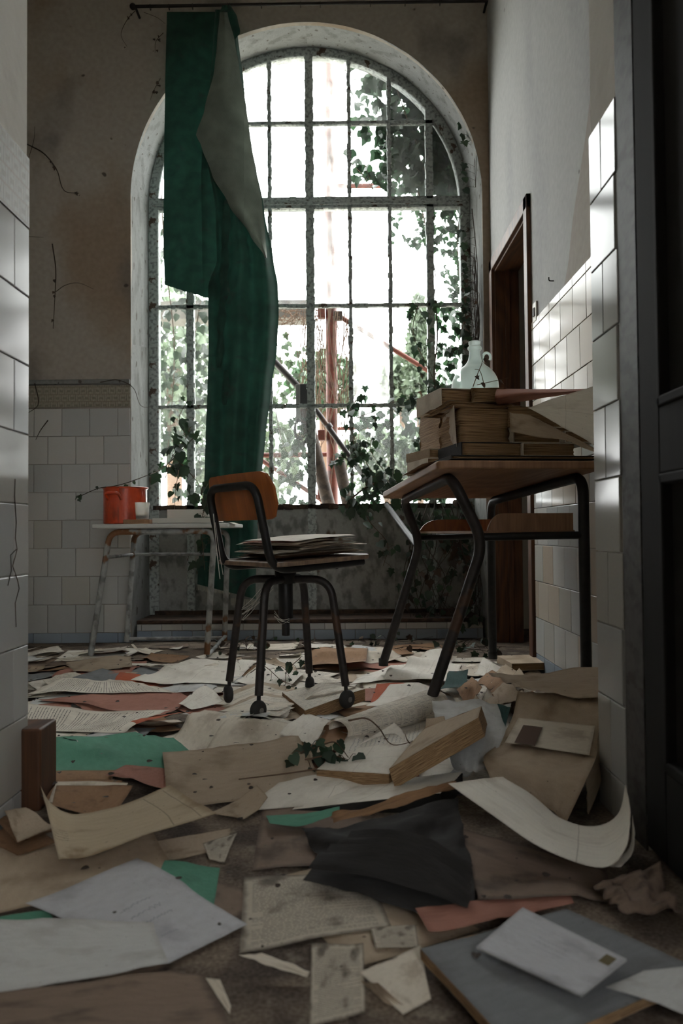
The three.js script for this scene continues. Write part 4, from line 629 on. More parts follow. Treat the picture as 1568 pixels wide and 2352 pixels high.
// ------------------------------------------------------------------ school desk on the right
{
  const A = V(0.274, 0, -2.2), Lf = V(-0.139, 0, -0.990).normalize(), Wd = V(0.990, 0, -0.139).normalize(), tilt = (l) => 0.764 - 0.048 * (l / 0.86);
  const Q = (l, w, y) => A.clone().addScaledVector(Lf, l).addScaledVector(Wd, w).setY(y);   // l along the desk away from the camera, w across to the wall
  const dk = thing('school_desk', 'school desk with brown top and kinked dark tube legs at the right wall', 'desk');
  const top = (l, w, h) => Q(l, w, tilt(l) + h);
  { // table top with rounded rim
    const sh = new THREE.Shape(), R = 0.03, l0 = 0, l1 = 0.86, w0 = 0, w1 = 0.495; sh.moveTo(l0 + R, w0); sh.lineTo(l1 - R, w0); sh.quadraticCurveTo(l1, w0, l1, w0 + R); sh.lineTo(l1, w1 - R); sh.quadraticCurveTo(l1, w1, l1 - R, w1); sh.lineTo(l0 + R, w1); sh.quadraticCurveTo(l0, w1, l0, w1 - R); sh.lineTo(l0, w0 + R); sh.quadraticCurveTo(l0, w0, l0 + R, w0);
    const g = new THREE.ExtrudeGeometry(sh, { depth: 0.014, bevelEnabled: true, bevelSize: 0.005, bevelThickness: 0.005, bevelSegments: 3, curveSegments: 6 }); const p = g.attributes.position, uv = []; for (let i = 0; i < p.count; i++) { const l = p.getX(i), w = p.getY(i), h = p.getZ(i), q = top(l, w, h); uv.push(w, l); p.setXYZ(i, q.x, q.y, q.z); } g.setAttribute('uv', new THREE.Float32BufferAttribute(uv, 2)); g.computeVertexNormals(); part('desk_top', g, M.deskWood, dk);
  }
  const r = 0.0165, hh = -0.019;
  const left = [Q(0.78, -0.02, 0.02), Q(0.78, 0.13, 0.535), Q(0.78, 0.065, tilt(0.78) + hh), Q(0.07, 0.055, tilt(0.07) + hh), Q(0.07, 0.15, 0.545), Q(0.07, -0.025, 0.015)];
  left[0].y = hAt(left[0].x, left[0].z, 3) + 0.014; left[5].y = Math.min(0.06, hAt(left[5].x, left[5].z, 3) + 0.014);
  part('leg_frame', tube(rounded(left, 0.06, 7), r, 14), M.tubeDark, dk);
  const right = [Q(0.84, 0.435, 0.02), Q(0.84, 0.435, tilt(0.84) + hh), Q(0.05, 0.455, tilt(0.05) + hh), Q(0.05, 0.455, 0.02)];
  right[0].y = hAt(right[0].x, right[0].z, 3) + 0.014; right[3].y = Math.min(0.06, hAt(right[3].x, right[3].z, 3) + 0.014);
  part('leg_frame', tube(rounded(right, 0.06, 7), r, 14), M.tubeBlack, dk);
  part('shelf_rail', tube([Q(0.07, 0.15, 0.562), Q(0.05, 0.455, 0.565)], 0.0115, 10), M.tubeBlack, dk);
  part('shelf_rail', tube([Q(0.78, 0.13, 0.555), Q(0.84, 0.435, 0.56)], 0.0115, 10), M.tubeBlack, dk);
  for (const p of [left[0], left[5], right[0], right[3]]) part('foot_cap', tube([p.clone().setY(p.y - 0.012), p.clone().setY(p.y + 0.015)], r * 1.12, 12), M.rubber, dk);
  const quadBox = (l0, l1, w0, w1, y0, y1) => { const g = new THREE.BoxGeometry(l1 - l0, y1 - y0, w1 - w0, 4, 1, 4), p = g.attributes.position; for (let i = 0; i < p.count; i++) { const q = Q(p.getX(i) + (l0 + l1) / 2, p.getZ(i) + (w0 + w1) / 2, p.getY(i) + (y0 + y1) / 2); p.setXYZ(i, q.x, q.y, q.z); } g.computeVertexNormals(); return g; };
  part('shelf', quadBox(0.08, 0.80, 0.13, 0.44, 0.572, 0.58), M.deskWood, dk);
  const lip = (l, w0, w1, y0, y1, cut) => { const sh = new THREE.Shape(); sh.moveTo(w0, y0); sh.lineTo(w1, y0); sh.lineTo(w1, y1); sh.lineTo(w0 + cut, y1); sh.quadraticCurveTo(w0 + cut * 0.3, y1, w0, y0 + 0.004); const g = new THREE.ExtrudeGeometry(sh, { depth: 0.009, bevelEnabled: false }), p = g.attributes.position; for (let i = 0; i < p.count; i++) { const q = Q(l + p.getZ(i), p.getX(i), p.getY(i)); p.setXYZ(i, q.x, q.y, q.z); } g.computeVertexNormals(); return metric(g, 2); };
  part('shelf_side', lip(0.09, 0.17, 0.44, 0.58, 0.632, 0.05), M.deskWood, dk); part('shelf_side', lip(0.78, 0.13, 0.43, 0.58, 0.625, 0.08), M.orangeWood, dk);

  // ---- what lies on the desk. Each bundle: centre (l, w), size along and across, height, on top of y
  const put = (name, label, l, w, dl, dw, h, y, turn, cover, o = {}) => { const p = Q(l, w, y); return book(name, label, [p.x, y, p.z], dw, dl, h, Math.atan2(-Wd.z, Wd.x) + turn, cover, { noField: true, ...o }); };
  const yT = (l) => tilt(l) + 0.022;
  put('folder', 'thin dark folder at the bottom of the stack along the near desk edge', 0.13, 0.26, 0.24, 0.44, 0.012, yT(0) + 0.001, 0.0, 'black', { category: 'folder' });
  put('book', 'black backed book lying under the tall brown bundle', 0.16, 0.17, 0.22, 0.19, 0.042, yT(0) + 0.014, 0.05, 'black');
  put('paper_bundle', 'low cream bundle with torn pages right of the black backed book', 0.15, 0.35, 0.22, 0.16, 0.04, yT(0) + 0.014, -0.03, 'cream', { category: 'bundle' });
  put('box_file', 'white labelled box file at the wall end of the desk', 0.15, 0.45, 0.2, 0.1, 0.036, yT(0) + 0.056, 0.02, 'ivory', { category: 'box' });
  put('paper_bundle', 'tall brown bundle of yellowed pages with a pale board at its left', 0.2, 0.165, 0.2, 0.165, 0.105, yT(0) + 0.06, 0.06, 'kraft', { category: 'bundle', boards: false, bulge: 0.012 });
  { const c = [Q(0.08, 0.075, yT(0) + 0.045), Q(0.28, 0.09, yT(0) + 0.045), Q(0.28, 0.085, yT(0) + 0.17), Q(0.08, 0.068, yT(0) + 0.17)]; solo('cover_board', 'pale board standing at the left of the tall brown bundle', 'board', patch((u, v) => c[0].clone().lerp(c[1], u).lerp(c[3].clone().lerp(c[2], u), v).addScaledVector(Wd, 0.006 * Math.sin(u * 3)), 6, 6), P.beige); }
  put('paper_bundle', 'cream page bundle lying right of the tall brown bundle', 0.2, 0.34, 0.24, 0.18, 0.05, yT(0) + 0.058, 0.02, 'cream', { category: 'bundle' });
  put('card_box', 'open tan cardboard box resting on the cream page bundle', 0.19, 0.33, 0.2, 0.17, 0.06, yT(0) + 0.11, -0.05, 'beige', { category: 'box', boards: false });
  put('paper_bundle', 'uneven bundle of torn pages on top of the tall brown bundle', 0.24, 0.16, 0.22, 0.2, 0.02, yT(0) + 0.168, 0.1, 'beige', { category: 'bundle', boards: false, bulge: 0.02, warp: 0.02 });
  put('book', 'thick pale book with open front crowning the stack near the demijohn', 0.34, 0.13, 0.22, 0.15, 0.062, yT(0) + 0.186, 0.12, 'cream');
  put('book', 'small brown book on the torn pages beside the thick pale book', 0.2, 0.21, 0.12, 0.1, 0.045, yT(0) + 0.19, -0.2, 'kraft', { boards: false, bulge: 0.015 });
  put('paper_bundle', 'pile of papers carrying the demijohn at the back of the desk', 0.62, 0.28, 0.3, 0.3, 0.262, yT(0.62) + 0.01, 0.05, 'cream', { category: 'bundle', boards: false, bulge: 0.01 });
  put('book', 'small stacked books at the left of the desk behind the slanted papers', 0.36, 0.08, 0.2, 0.12, 0.045, yT(0.36) + 0.004, 0.1, 'cream', {}); put('book', 'topmost small cream book left of the pale board', 0.38, 0.075, 0.18, 0.1, 0.03, yT(0.36) + 0.051, 0.2, 'beige', {});
  for (let k = 0; k < 5; k++) { const l0 = 0.12 + k * 0.04, up = 0.004 + k * 0.004; solo('loose_paper', 'slanted loose paper at the left rim of the desk top', 'paper', patch((u, v) => { const q = Q(l0 + u * 0.26, -0.02 + k * 0.006 + v * 0.15, 0); q.y = tilt(l0 + u * 0.26) + 0.022 + up + v * 0.028 * (1 + k * 0.1) + 0.002 * fbm(u * 4 + k, v * 4, 2); return q; }, 8, 6), P[['kraft', 'cream', 'ivory', 'beige', 'ivory'][k]], 'slanted papers at the left rim of the desk'); }
  // large sheets hanging over the stack towards the camera
  loftSheet('rolled_sheet', 'pinkish sheet rolled along the top of the desk stack', [[[1142, 930, 2.35], [1200, 922, 2.36], [1260, 912, 2.38], [1345, 900, 2.4]], [[1136, 912, 2.28], [1200, 905, 2.29], [1260, 903, 2.3], [1345, 898, 2.33]], [[1140, 894, 2.36], [1200, 893, 2.37], [1260, 894, 2.38], [1345, 893, 2.42]]], 'salmon', { nu: 14, nv: 10, wrinkle: 0.002 });
  loftSheet('paper_sheet', 'big white sheet folded over the stack and hanging by the right jamb', [[[1212, 936, 2.3], [1270, 915, 2.27], [1330, 897, 2.24], [1400, 875, 2.2]], [[1212, 937, 2.28], [1270, 968, 2.2], [1330, 1002, 2.16], [1400, 1045, 2.12]]], 'ivory', { nu: 16, nv: 10, wrinkle: 0.003 });
  loftSheet('paper_sheet', 'tan sheet curving down under the big white sheet', [[[1170, 945, 2.3], [1220, 955, 2.27], [1280, 985, 2.23], [1370, 1032, 2.16]], [[1172, 992, 2.28], [1225, 1002, 2.25], [1290, 1010, 2.22], [1370, 1040, 2.15]]], 'beige', { nu: 16, nv: 8, wrinkle: 0.004 });
  // demijohn
  const by = yT(0.62) + 0.272, b = Q(0.60, 0.30, by);
  const dj = thing('demijohn', 'clear glass demijohn with small ring handle standing on the desk stack', 'bottle', [b.x, by, b.z]);
  const pr = [[0.001, 0.004], [0.06, 0.0], [0.078, 0.008], [0.085, 0.03], [0.086, 0.09], [0.08, 0.12], [0.062, 0.148], [0.038, 0.168], [0.026, 0.185], [0.021, 0.205], [0.02, 0.222], [0.025, 0.226], [0.025, 0.236], [0.02, 0.24], [0.022, 0.255], [0.018, 0.257]].map((p) => new THREE.Vector2(...p));
  const sm = new THREE.SplineCurve(pr).getPoints(60); part('body', new THREE.LatheGeometry(sm, 40), M.demijohn, dj);
  { const c = []; for (let i = 0; i <= 16; i++) { const a = -0.6 + i / 16 * 4.6; c.push(V(0.043 + 0.014 * Math.cos(a), 0.196 + 0.017 * Math.sin(a), 0.006)); } part('ring_handle', tube(c, 0.005, 10), M.demijohn, dj); }
}
{ const t = thing('metal_tube', 'dark metal tube leaning against the window panel behind the desk', 'tube'); part('pipe', tube([at(888, 1160, 4.2), at(955, 1252, 3.6)], 0.014, 12), M.tubeBlack, t); }
// ------------------------------------------------------------------ white metal table and what stands on it
{
  const y0 = 0.001 + Math.max(...[[-1.13, -3.48], [-0.63, -3.48], [-1.1, -3.91], [-0.61, -3.91]].map(([x, z]) => hAt(x, z, 3))), X0 = -1.135, X1 = -0.52, Z0 = -3.46, Z1 = -3.96, T = 0.625;
  const tb = thing('metal_table', 'small white metal table with rusty tube legs below the window', 'table');
  part('table_top', rboxAt(X0, X1, T - 0.02, T, Z1, Z0, 0.006), M.whiteBoard, tb);
  const r = 0.0135;
  for (const z of [Z0 - 0.04, Z1 + 0.05]) { const s = z > -3.7 ? 0.04 : 0.0; part('leg_frame', tube(rounded([V(X0 + 0.03 - s, y0, z + s * 0.6), V(X0 + 0.07, T - 0.036, z), V(X1 - 0.07, T - 0.036, z), V(X1 - 0.09 - s * 0.3, y0, z + s * 0.6)], 0.05, 7), r, 12), M.tubeWhite, tb); }
  part('stretcher', tube(rounded([V(X0 + 0.062, 0.475, Z0 - 0.04), V(X0 + 0.062, 0.475, Z1 + 0.05)], 0.01), 0.008, 8), M.tubeWhite, tb);
  part('stretcher', tube([V(X0 + 0.062, 0.475, Z1 + 0.05), V(X1 - 0.07, 0.472, Z1 + 0.05)], 0.008, 8), M.tubeWhite, tb);
  part('stretcher', tube([V(X0 + 0.04, 0.05, Z1 + 0.05), V(X1 - 0.09, 0.05, Z1 + 0.05)], 0.008, 8), M.tubeWhite, tb);
  part('stretcher', tube([V(X1 - 0.1, 0.03, Z0 - 0.03), V(X1 - 0.085, 0.06, Z1 + 0.05)], 0.009, 8), M.tubeWhite, tb);
  const pot = thing('cooking_pot', 'orange enamel cooking pot standing on the white metal table', 'pot', [-1.04, T, -3.66]);
  part('body', new THREE.LatheGeometry([[0.001, 0.002], [0.094, 0.002], [0.1, 0.006], [0.1, 0.165], [0.108, 0.172], [0.107, 0.175], [0.098, 0.172], [0.094, 0.16], [0.094, 0.012], [0.001, 0.01]].map((p) => new THREE.Vector2(...p)), 48), M.pot, pot);
  for (const a of [-1.8, -1.8 + Math.PI]) { const m = part('handle', tube(rounded([V(0.097, 0.115, -0.034), V(0.128, 0.145, -0.034), V(0.128, 0.145, 0.034), V(0.097, 0.115, 0.034)], 0.02, 5), 0.007, 10), M.pot, pot); m.rotation.y = a; }
  solo('wooden_block', 'flat brown wooden block lying on the white table before the pot', 'block', rboxAt(-1.005, -0.885, T, T + 0.02, -3.58, -3.5, 0.003), M.card);
  const cup = thing('tumbler', 'cloudy measuring tumbler standing on the wooden block', 'cup', [-0.928, T + 0.0205, -3.54]);
  part('body', new THREE.LatheGeometry([[0.001, 0.002], [0.026, 0.0], [0.028, 0.004], [0.033, 0.078], [0.0315, 0.078], [0.026, 0.006], [0.001, 0.005]].map((p) => new THREE.Vector2(...p)), 28), M.tumbler, cup);
  part('residue', new THREE.CylinderGeometry(0.0275, 0.0262, 0.012, 24).translate(0, 0.013, 0), M.rustDark, cup);
  const tray = (n, l, x0, x1, z0, z1, y, h, mat) => { const t = thing(n, l, 'tray'); part('base', rboxAt(x0, x1, y, y + 0.003, z0, z1, 0.001), mat, t); for (const [a, b, c, d] of [[x0, x1, z1 - 0.003, z1], [x0, x1, z0, z0 + 0.003], [x0, x0 + 0.003, z0, z1], [x1 - 0.003, x1, z0, z1]]) part('rim', rboxAt(a, b, y, y + h, c, d, 0.001), mat, t); return t; };
  tray('plastic_tray', 'flat white tray lying at the middle of the metal table', -0.87, -0.58, -3.7, -3.49, T + 0.001, 0.024, M.plastic).rotation.z = 0;
  tray('carton', 'open white carton behind the flat tray on the metal table', -0.86, -0.66, -3.92, -3.74, T + 0.001, 0.07, M.plastic);
  solo('leaflet', 'white leaflet hanging over the right rim of the metal table', 'paper', patch((u, v) => V(lerp(-0.6, -0.5, u), T + 0.006 - 0.03 * Math.max(0, u - 0.7), lerp(-3.5, -3.68, v)), 8, 4), P.ivory);
}
// ------------------------------------------------------------------ curtain and rod
{
  const rd = thing('curtain_rod', 'thin dark iron curtain rod with knob end above the window', 'rod'); const a = at(305, 15, 4.03), b = at(1118, 2, 4.03);
  part('pole', tube([a, b], 0.008, 10), M.ironRod, rd); const kn = part('knob', new THREE.SphereGeometry(0.017, 16, 12), M.ironRod, rd); kn.position.copy(a);
  part('bracket', tube([a.clone().add(V(0.012, 0, 0)), V(a.x + 0.012, a.y, -DB - 0.005)], 0.007, 8), M.ironRod, rd); part('bracket', tube([b.clone(), V(b.x, b.y, -DB - 0.005)], 0.007, 8), M.ironRod, rd);
  for (const x of [345, 388, 442, 523, 528, 600, 690, 735, 850, 930, 1010]) { const p = at(x, 15 - (x - 305) * 0.016, 4.03), c = []; for (let i = 0; i <= 10; i++) { const t = i / 10 * 6.28; c.push(V(p.x, p.y - 0.006 + 0.014 * Math.cos(t), p.z + 0.014 * Math.sin(t))); } part('ring', tube(c, 0.0018, 6, false), M.ironRod, rd); }
  const cu = thing('curtain', 'torn dark green curtain hanging twisted from the iron rod', 'curtain');
  // pieces by rows: [row, left column, right column]
  const cloth = (name, rows, D, folds, amp, mat, o = {}) => {
    const ys = rows.map((r) => r[0]), get = (y, k) => { let i = 0; while (i < rows.length - 2 && y > ys[i + 1]) i++; const t = sstep(0, 1, (y - ys[i]) / (ys[i + 1] - ys[i])); return lerp(rows[i][k], rows[i + 1][k], lerp((y - ys[i]) / (ys[i + 1] - ys[i]), t, 0.5)); };
    const nu = o.nu ?? 40, nv = o.nv ?? 60, y0 = ys[0], y1 = ys[ys.length - 1];
    const g = patch((u, v) => { let y = lerp(y0, y1 + (o.skew ?? 0) * u, v); if (o.ragged) y += v > 0.97 ? o.ragged * fbm(u * 14, 3, 3) : 0; const yy = clamp(y, y0, y1), l = get(yy, 1), r = get(yy, 2), x = lerp(l, r, u), d = D(u, v) - amp * (0.35 + 0.65 * Math.min(1, v * 3)) * Math.sin(u * folds * 6.28 + 0.8 * Math.sin(v * 4) + (o.ph ?? 0)) - 0.006 * fbm(u * 4 + folds, v * 9, 3); const p = at(x, y, d); return { x: p.x, y: p.y, z: p.z, u: p.x * 2, v: p.y * 2 }; }, nu, nv);
    return part(name, g, mat, cu);
  };
  cloth('side_panel', [[27, 383, 497], [200, 379, 490], [400, 376, 478], [560, 375, 472], [655, 378, 466]], (u, v) => 4.05 - 0.008 * u, 0.6, 0.008, M.curtain, { ragged: 4, skew: 26 });
  cloth('narrow_panel', [[240, 470, 500], [400, 462, 505], [560, 464, 504], [684, 466, 503]], (u, v) => 4.03, 0.5, 0.012, M.curtain, { nu: 12, ragged: 3 });
  cloth('main_drape', [[22, 494, 530], [70, 490, 545], [200, 482, 560], [330, 470, 576], [480, 495, 606], [600, 498, 628], [655, 478, 638], [720, 478, 640], [800, 479, 636], [900, 476, 622], [1000, 472, 610], [1080, 470, 602], [1200, 462, 592], [1342, 453, 587]], (u, v) => 4.03 - 0.03 * Math.sin(u * 3.1), 2.6, 0.03, M.curtain, { nu: 70, nv: 110, skew: 34 });
  cloth('top_knot', [[12, 510, 530], [40, 500, 545], [75, 496, 552], [90, 505, 540]], (u, v) => 3.97 - 0.03 * Math.sin(u * 3.1), 1.2, 0.012, M.curtain, { nu: 20, nv: 12 });
  cloth('folded_flap', [[28, 505, 522], [100, 498, 540], [160, 492, 550], [250, 470, 566], [310, 450, 574], [335, 462, 578], [400, 486, 590], [470, 525, 602], [540, 574, 609], [592, 609, 613]], (u, v) => 3.945 - 0.035 * Math.sin(u * 2.6), 0.7, 0.012, M.curtainBack, { nu: 30, nv: 60 });
  for (const [y0, y1, x0, x1] of [[460, 570, 508, 530], [555, 660, 504, 526], [640, 700, 504, 528], [690, 770, 498, 520], [765, 845, 495, 516], [850, 930, 508, 528]]) cloth('tattered_edge', [[y0, x0 + 6, x1 - 4], [(y0 + y1) / 2, x0 + 2, x1], [y1 - 12, x0, x1 - 6], [y1, x0 + 4, x0 + 12]], () => 3.955, 0.5, 0.012, M.curtain, { nu: 8, nv: 12 });
  const fr = (x0, x1, y0, y1, l) => { const list = []; for (let x = x0; x < x1; x += 2.2) { const p = at(x, lerp(y0, y1, (x - x0) / (x1 - x0)), 4.04); list.push(tube([p, V(p.x + rr(-0.003, 0.003), p.y - l * rr(0.8, 1.1), p.z)], 0.0012, 4, false)); } part('fringe', merge(list), M.fringe, cu).userData.kind = 'stuff'; };
  fr(453, 530, 1342, 1350, 0.034); fr(532, 590, 1374, 1378, 0.034);
}
// ------------------------------------------------------------------ ivy
// leaf outlines: five-lobed, three-lobed, plain heart; lightly folded along the midrib
const leafShape = (pts, fold = 0.25) => {
  const pos = [0, 0.42, 0.0], n = pts.length, idx = []; for (const [x, y] of pts) pos.push(x, y, Math.abs(x) * fold - 0.12 * (y - 0.4) ** 2);
  for (let i = 0; i < n; i++) idx.push(0, 1 + i, 1 + (i + 1) % n);
  const g = new THREE.BufferGeometry(); g.setAttribute('position', new THREE.Float32BufferAttribute(pos, 3)); g.setAttribute('uv', new THREE.Float32BufferAttribute(new Float32Array(pos.length / 3 * 2), 2)); g.setIndex(idx); g.computeVertexNormals(); return g;
};
const mirror = (h) => [...h, ...h.slice(1, -1).reverse().map(([x, y]) => [-x, y])];
const leafGeos = [
  leafShape(mirror([[0, 0.04], [0.2, -0.06], [0.4, 0.08], [0.3, 0.22], [0.56, 0.42], [0.27, 0.5], [0.18, 0.72], [0, 1.02]])),
  leafShape(mirror([[0, 0.05], [0.22, -0.04], [0.42, 0.14], [0.48, 0.36], [0.26, 0.5], [0.14, 0.74], [0, 1.0]]), -0.2),
  leafShape(mirror([[0, 0.06], [0.2, 0.0], [0.42, 0.18], [0.4, 0.46], [0.24, 0.72], [0, 0.95]]), 0.15),
];
const up = V(0, 1, 0), tmpM = new THREE.Matrix4();
function leafAt(parent, p, s, mats, out = V(0, 0, 1), spread = 0.9) {
  const m = part('leaf', pick(leafGeos), pick(mats), parent), n = out.clone().add(V(rr(-spread, spread), rr(-0.3, spread), rr(-spread, spread) * 0.6)).normalize();
  const tip = V(rr(-0.8, 0.8), -1, rr(-0.3, 0.4)).normalize(); tip.addScaledVector(n, -tip.dot(n)).normalize(); const x = tip.clone().cross(n);
  tmpM.makeBasis(x, tip, n); m.quaternion.setFromRotationMatrix(tmpM); m.position.copy(p); m.scale.setScalar(s); return m;
}
const inside = (p, k = 0) => { if (p.z > -4.45) p.x = Math.min(p.x, (p.z < -4.1 ? 0.735 : 0.775) - k); return p; };
// a climbing plant: vines given as splines of [column, row, distance]; leaves along them, or scattered in regions
function ivy(label, vines, o = {}) {
  const t = thing('ivy', label, 'ivy'), stems = []; let left = o.max ?? 300;
  for (const v of vines) {
    const c = spline(v.pts.map((p) => inside(at(...p))), 30), r = v.r ?? 0.003; stems.push(tube(c, (k) => r * (1 - 0.55 * k), 5, false));
    for (let i = 0; i < (v.n ?? 0) && left > 0; i++, left--) { const q = c[Math.floor(rr(0, 30.99))], k = v.spread ?? 0.05; const p = q.clone().add(V(rr(-k, k), rr(-k, k), rr(-k, k) * 0.5)); inside(p, 0.06); const m = leafAt(t, p, rr(v.s?.[0] ?? 0.035, v.s?.[1] ?? 0.06), rand() < (v.dry ?? 0) ? leafDry : v.mats ?? o.mats ?? leafMats, V(0, 0, o.face ?? 1), o.turn ?? 0.9); if (p.distanceTo(q) > 0.02) stems.push(tube([q, q.clone().lerp(m.position, 0.6).add(V(0, 0.006, 0)), m.position], 0.0009, 3, false)); }
  }
  if (stems.length) part('stem', merge(stems), o.stem ?? M.stem, t);
  const extra = [];
  for (const [x0, x1, y0, y1, d0, d1, n, dens, s] of o.regions ?? []) { let k = 0, g = 0; while (k < n && g++ < n * 30) { const px = rr(x0, x1), py = rr(y0, y1); if (dens && rand() > dens(px, py)) continue; const p = at(px, py, rr(d0, d1)); if (left-- > 0) leafAt(t, p, rr(s?.[0] ?? 0.035, s?.[1] ?? 0.065), rand() < (o.dry ?? 0) ? leafDry : o.mats ?? leafMats, V(0, 0, 1), o.turn ?? 0.9); else extra.push(p); k++; } }
  if (extra.length) { const im = new THREE.InstancedMesh(leafGeos[1], (o.mats ?? leafMats)[0], extra.length), q = new THREE.Quaternion(), e = new THREE.Euler(); extra.forEach((p, i) => { e.set(rr(-0.8, 0.8), rr(-1, 1), rr(2.2, 4)); im.setMatrixAt(i, tmpM.compose(p, q.setFromEuler(e), V(1, 1, 1).multiplyScalar(rr(0.05, 0.085)))); }); im.name = 'more_leaves'; im.userData.kind = 'stuff'; dress(im); t.add(im); }
  return t;
}
rand = rngOf(101);
const blob = (px, py) => clamp(0.5 + 1.6 * fbm(px / 42, py / 42, 3));   // clumps
// indoors
ivy('green ivy climbing the right mullion of the window from the sill', [
  { pts: [[1000, 690, 4.40], [1004, 780, 4.38], [996, 870, 4.38], [1010, 960, 4.36], [985, 1050, 4.36], [960, 1130, 4.34]], n: 60, r: 0.005, spread: 0.06 },
  { pts: [[960, 700, 4.41], [948, 760, 4.4], [975, 830, 4.39], [1010, 900, 4.38], [1030, 960, 4.36]], n: 34, spread: 0.06 },
  { pts: [[1070, 720, 4.4], [1050, 790, 4.4], [1020, 860, 4.38], [1040, 920, 4.36]], n: 26, spread: 0.06 },
  { pts: [[900, 925, 4.4], [940, 918, 4.4], [990, 912, 4.38]], n: 18, spread: 0.035 },
  { pts: [[975, 930, 4.4], [962, 1000, 4.4], [970, 1070, 4.39]], n: 14, spread: 0.025, s: [0.025, 0.045] }]);
ivy('bright green ivy hanging through the broken panes above the sill', [
  { pts: [[870, 1120, 4.34], [840, 1060, 4.4], [815, 1010, 4.42], [800, 950, 4.43], [835, 900, 4.43]], n: 36, spread: 0.05 },
  { pts: [[780, 1045, 4.42], [800, 1055, 4.41], [830, 1040, 4.41], [850, 1000, 4.42]], n: 16, spread: 0.05 },
  { pts: [[810, 1010, 4.43], [830, 1080, 4.42], [870, 1100, 4.4]], n: 18, spread: 0.05 },
  { pts: [[855, 930, 4.42], [862, 980, 4.41], [850, 1030, 4.41], [880, 1080, 4.4]], n: 18, spread: 0.03, s: [0.02, 0.04] }]);
ivy('dense dark ivy mass spilling over the sill left of the desk', [
  { pts: [[800, 1150, 4.36], [850, 1115, 4.34], [900, 1105, 4.32], [950, 1120, 4.3], [1000, 1115, 4.28]], n: 80, r: 0.006, spread: 0.075, s: [0.04, 0.07] },
  { pts: [[820, 1150, 4.38], [870, 1140, 4.34], [930, 1150, 4.3]], n: 40, spread: 0.06, mats: leafMats },
  { pts: [[830, 1160, 4.36], [850, 1200, 4.36], [890, 1250, 4.36], [880, 1300, 4.36]], n: 16, mats: leafMats }], { mats: leafMats });
ivy('dark dead ivy tangle under the sill behind the desk legs', [
  ...Array.from({ length: 26 }, (_, k) => { const x = 930 + (k % 13) * 17, y = 1165; return { pts: [[x, y + rr(-20, 20), 4.36], [x + rr(-30, 30), y + 80, rr(4.2, 4.38)], [x + rr(-40, 40), y + 170, rr(4.15, 4.36)], [x + rr(-50, 50), y + 270, rr(4.1, 4.3)]], n: 7, r: 0.003, spread: 0.06, mats: leafMats, dry: 0.3 }; })], { mats: leafMats, stem: M.deadStem });
ivy('thin dark vine with few leaves on the right window reveal', [
  { pts: [[1000, 180, 4.36], [1035, 215, 4.3], [1060, 240, 4.24], [1078, 290, 4.22], [1088, 340, 4.2], [1094, 430, 4.18]], n: 15, r: 0.0035, spread: 0.035, mats: leafMats },
  { pts: [[1094, 430, 4.18], [1110, 380, 4.14], [1116, 320, 4.13]], n: 0, r: 0.002 },
  { pts: [[1085, 480, 4.3], [1095, 560, 4.2], [1110, 620, 4.15], [1100, 720, 4.18], [1115, 800, 4.15]], n: 14, r: 0.003, spread: 0.06, mats: leafMats }], { mats: leafMats, stem: M.deadStem });
ivy('grey tangle of dry vine on the reveal beside the brown door frame', Array.from({ length: 22 }, (_, k) => ({ pts: [[rr(1085, 1130), rr(560, 700), rr(4.15, 4.3)], [rr(1080, 1140), rr(640, 800), rr(4.1, 4.25)], [rr(1085, 1135), rr(760, 900), rr(4.12, 4.3)], [rr(1085, 1130), rr(850, 1000), rr(4.12, 4.3)]], n: 6, r: 0.002, spread: 0.04, s: [0.02, 0.045] })), { mats: [...leafMats, ...leafDry], stem: M.deadStem });
ivy('large-leaved ivy clump hanging at the left window corner over the table', [
  { pts: [[445, 960, 4.3], [425, 1010, 4.25], [395, 1050, 4.2], [380, 1100, 4.15]], n: 22, r: 0.003, s: [0.05, 0.08], spread: 0.06 },
  { pts: [[395, 1045, 4.2], [430, 1080, 4.15], [460, 1120, 4.0], [468, 1170, 3.8]], n: 22, r: 0.003, s: [0.05, 0.085], spread: 0.06 },
  { pts: [[468, 1170, 3.7], [462, 1210, 3.6], [466, 1260, 3.52], [470, 1310, 3.5]], n: 14, r: 0.0025, s: [0.04, 0.06], spread: 0.04 },
  { pts: [[425, 1000, 4.28], [412, 960, 4.3], [430, 920, 4.32]], n: 6, s: [0.03, 0.05] },
  { pts: [[410, 1080, 4.1], [402, 1140, 3.9], [400, 1190, 3.75]], n: 6, r: 0.002, s: [0.03, 0.05], spread: 0.02 }], { mats: leafMats, face: 1 });
ivy('long thin runner reaching from the window over the orange pot', [{ pts: [[450, 1000, 4.3], [380, 1070, 4.1], [330, 1095, 3.8], [270, 1115, 3.62], [225, 1122, 3.55], [182, 1140, 3.5], [186, 1135, 3.48]], n: 9, r: 0.003, s: [0.018, 0.03], spread: 0.012 }], { mats: leafMats, stem: M.deadStem });
ivy('dry vine remnant running down the plaster left of the curtain', [{ pts: [[60, 330, 4.1], [100, 352, 4.1], [130, 390, 4.1], [148, 438, 4.1], [181, 444, 4.1]], n: 4, r: 0.0035, s: [0.015, 0.025], spread: 0.01 }, { pts: [[62, 375, 4.1], [78, 320, 4.1], [80, 290, 4.1]], r: 0.002 }], { mats: leafDry, stem: M.deadStem });
ivy('dead stem stuck to the plaster above the mosaic border', [{ pts: [[120, 560, 4.1], [128, 620, 4.1], [126, 680, 4.1], [122, 755, 4.1]], r: 0.0035, n: 4, s: [0.015, 0.02], spread: 0.008 }, { pts: [[128, 670, 4.1], [150, 655, 4.1], [180, 650, 4.1], [215, 664, 4.1]], r: 0.002 }, { pts: [[60, 543, 4.1], [100, 545, 4.1]], r: 0.0015 }], { mats: leafDry, stem: M.deadStem });
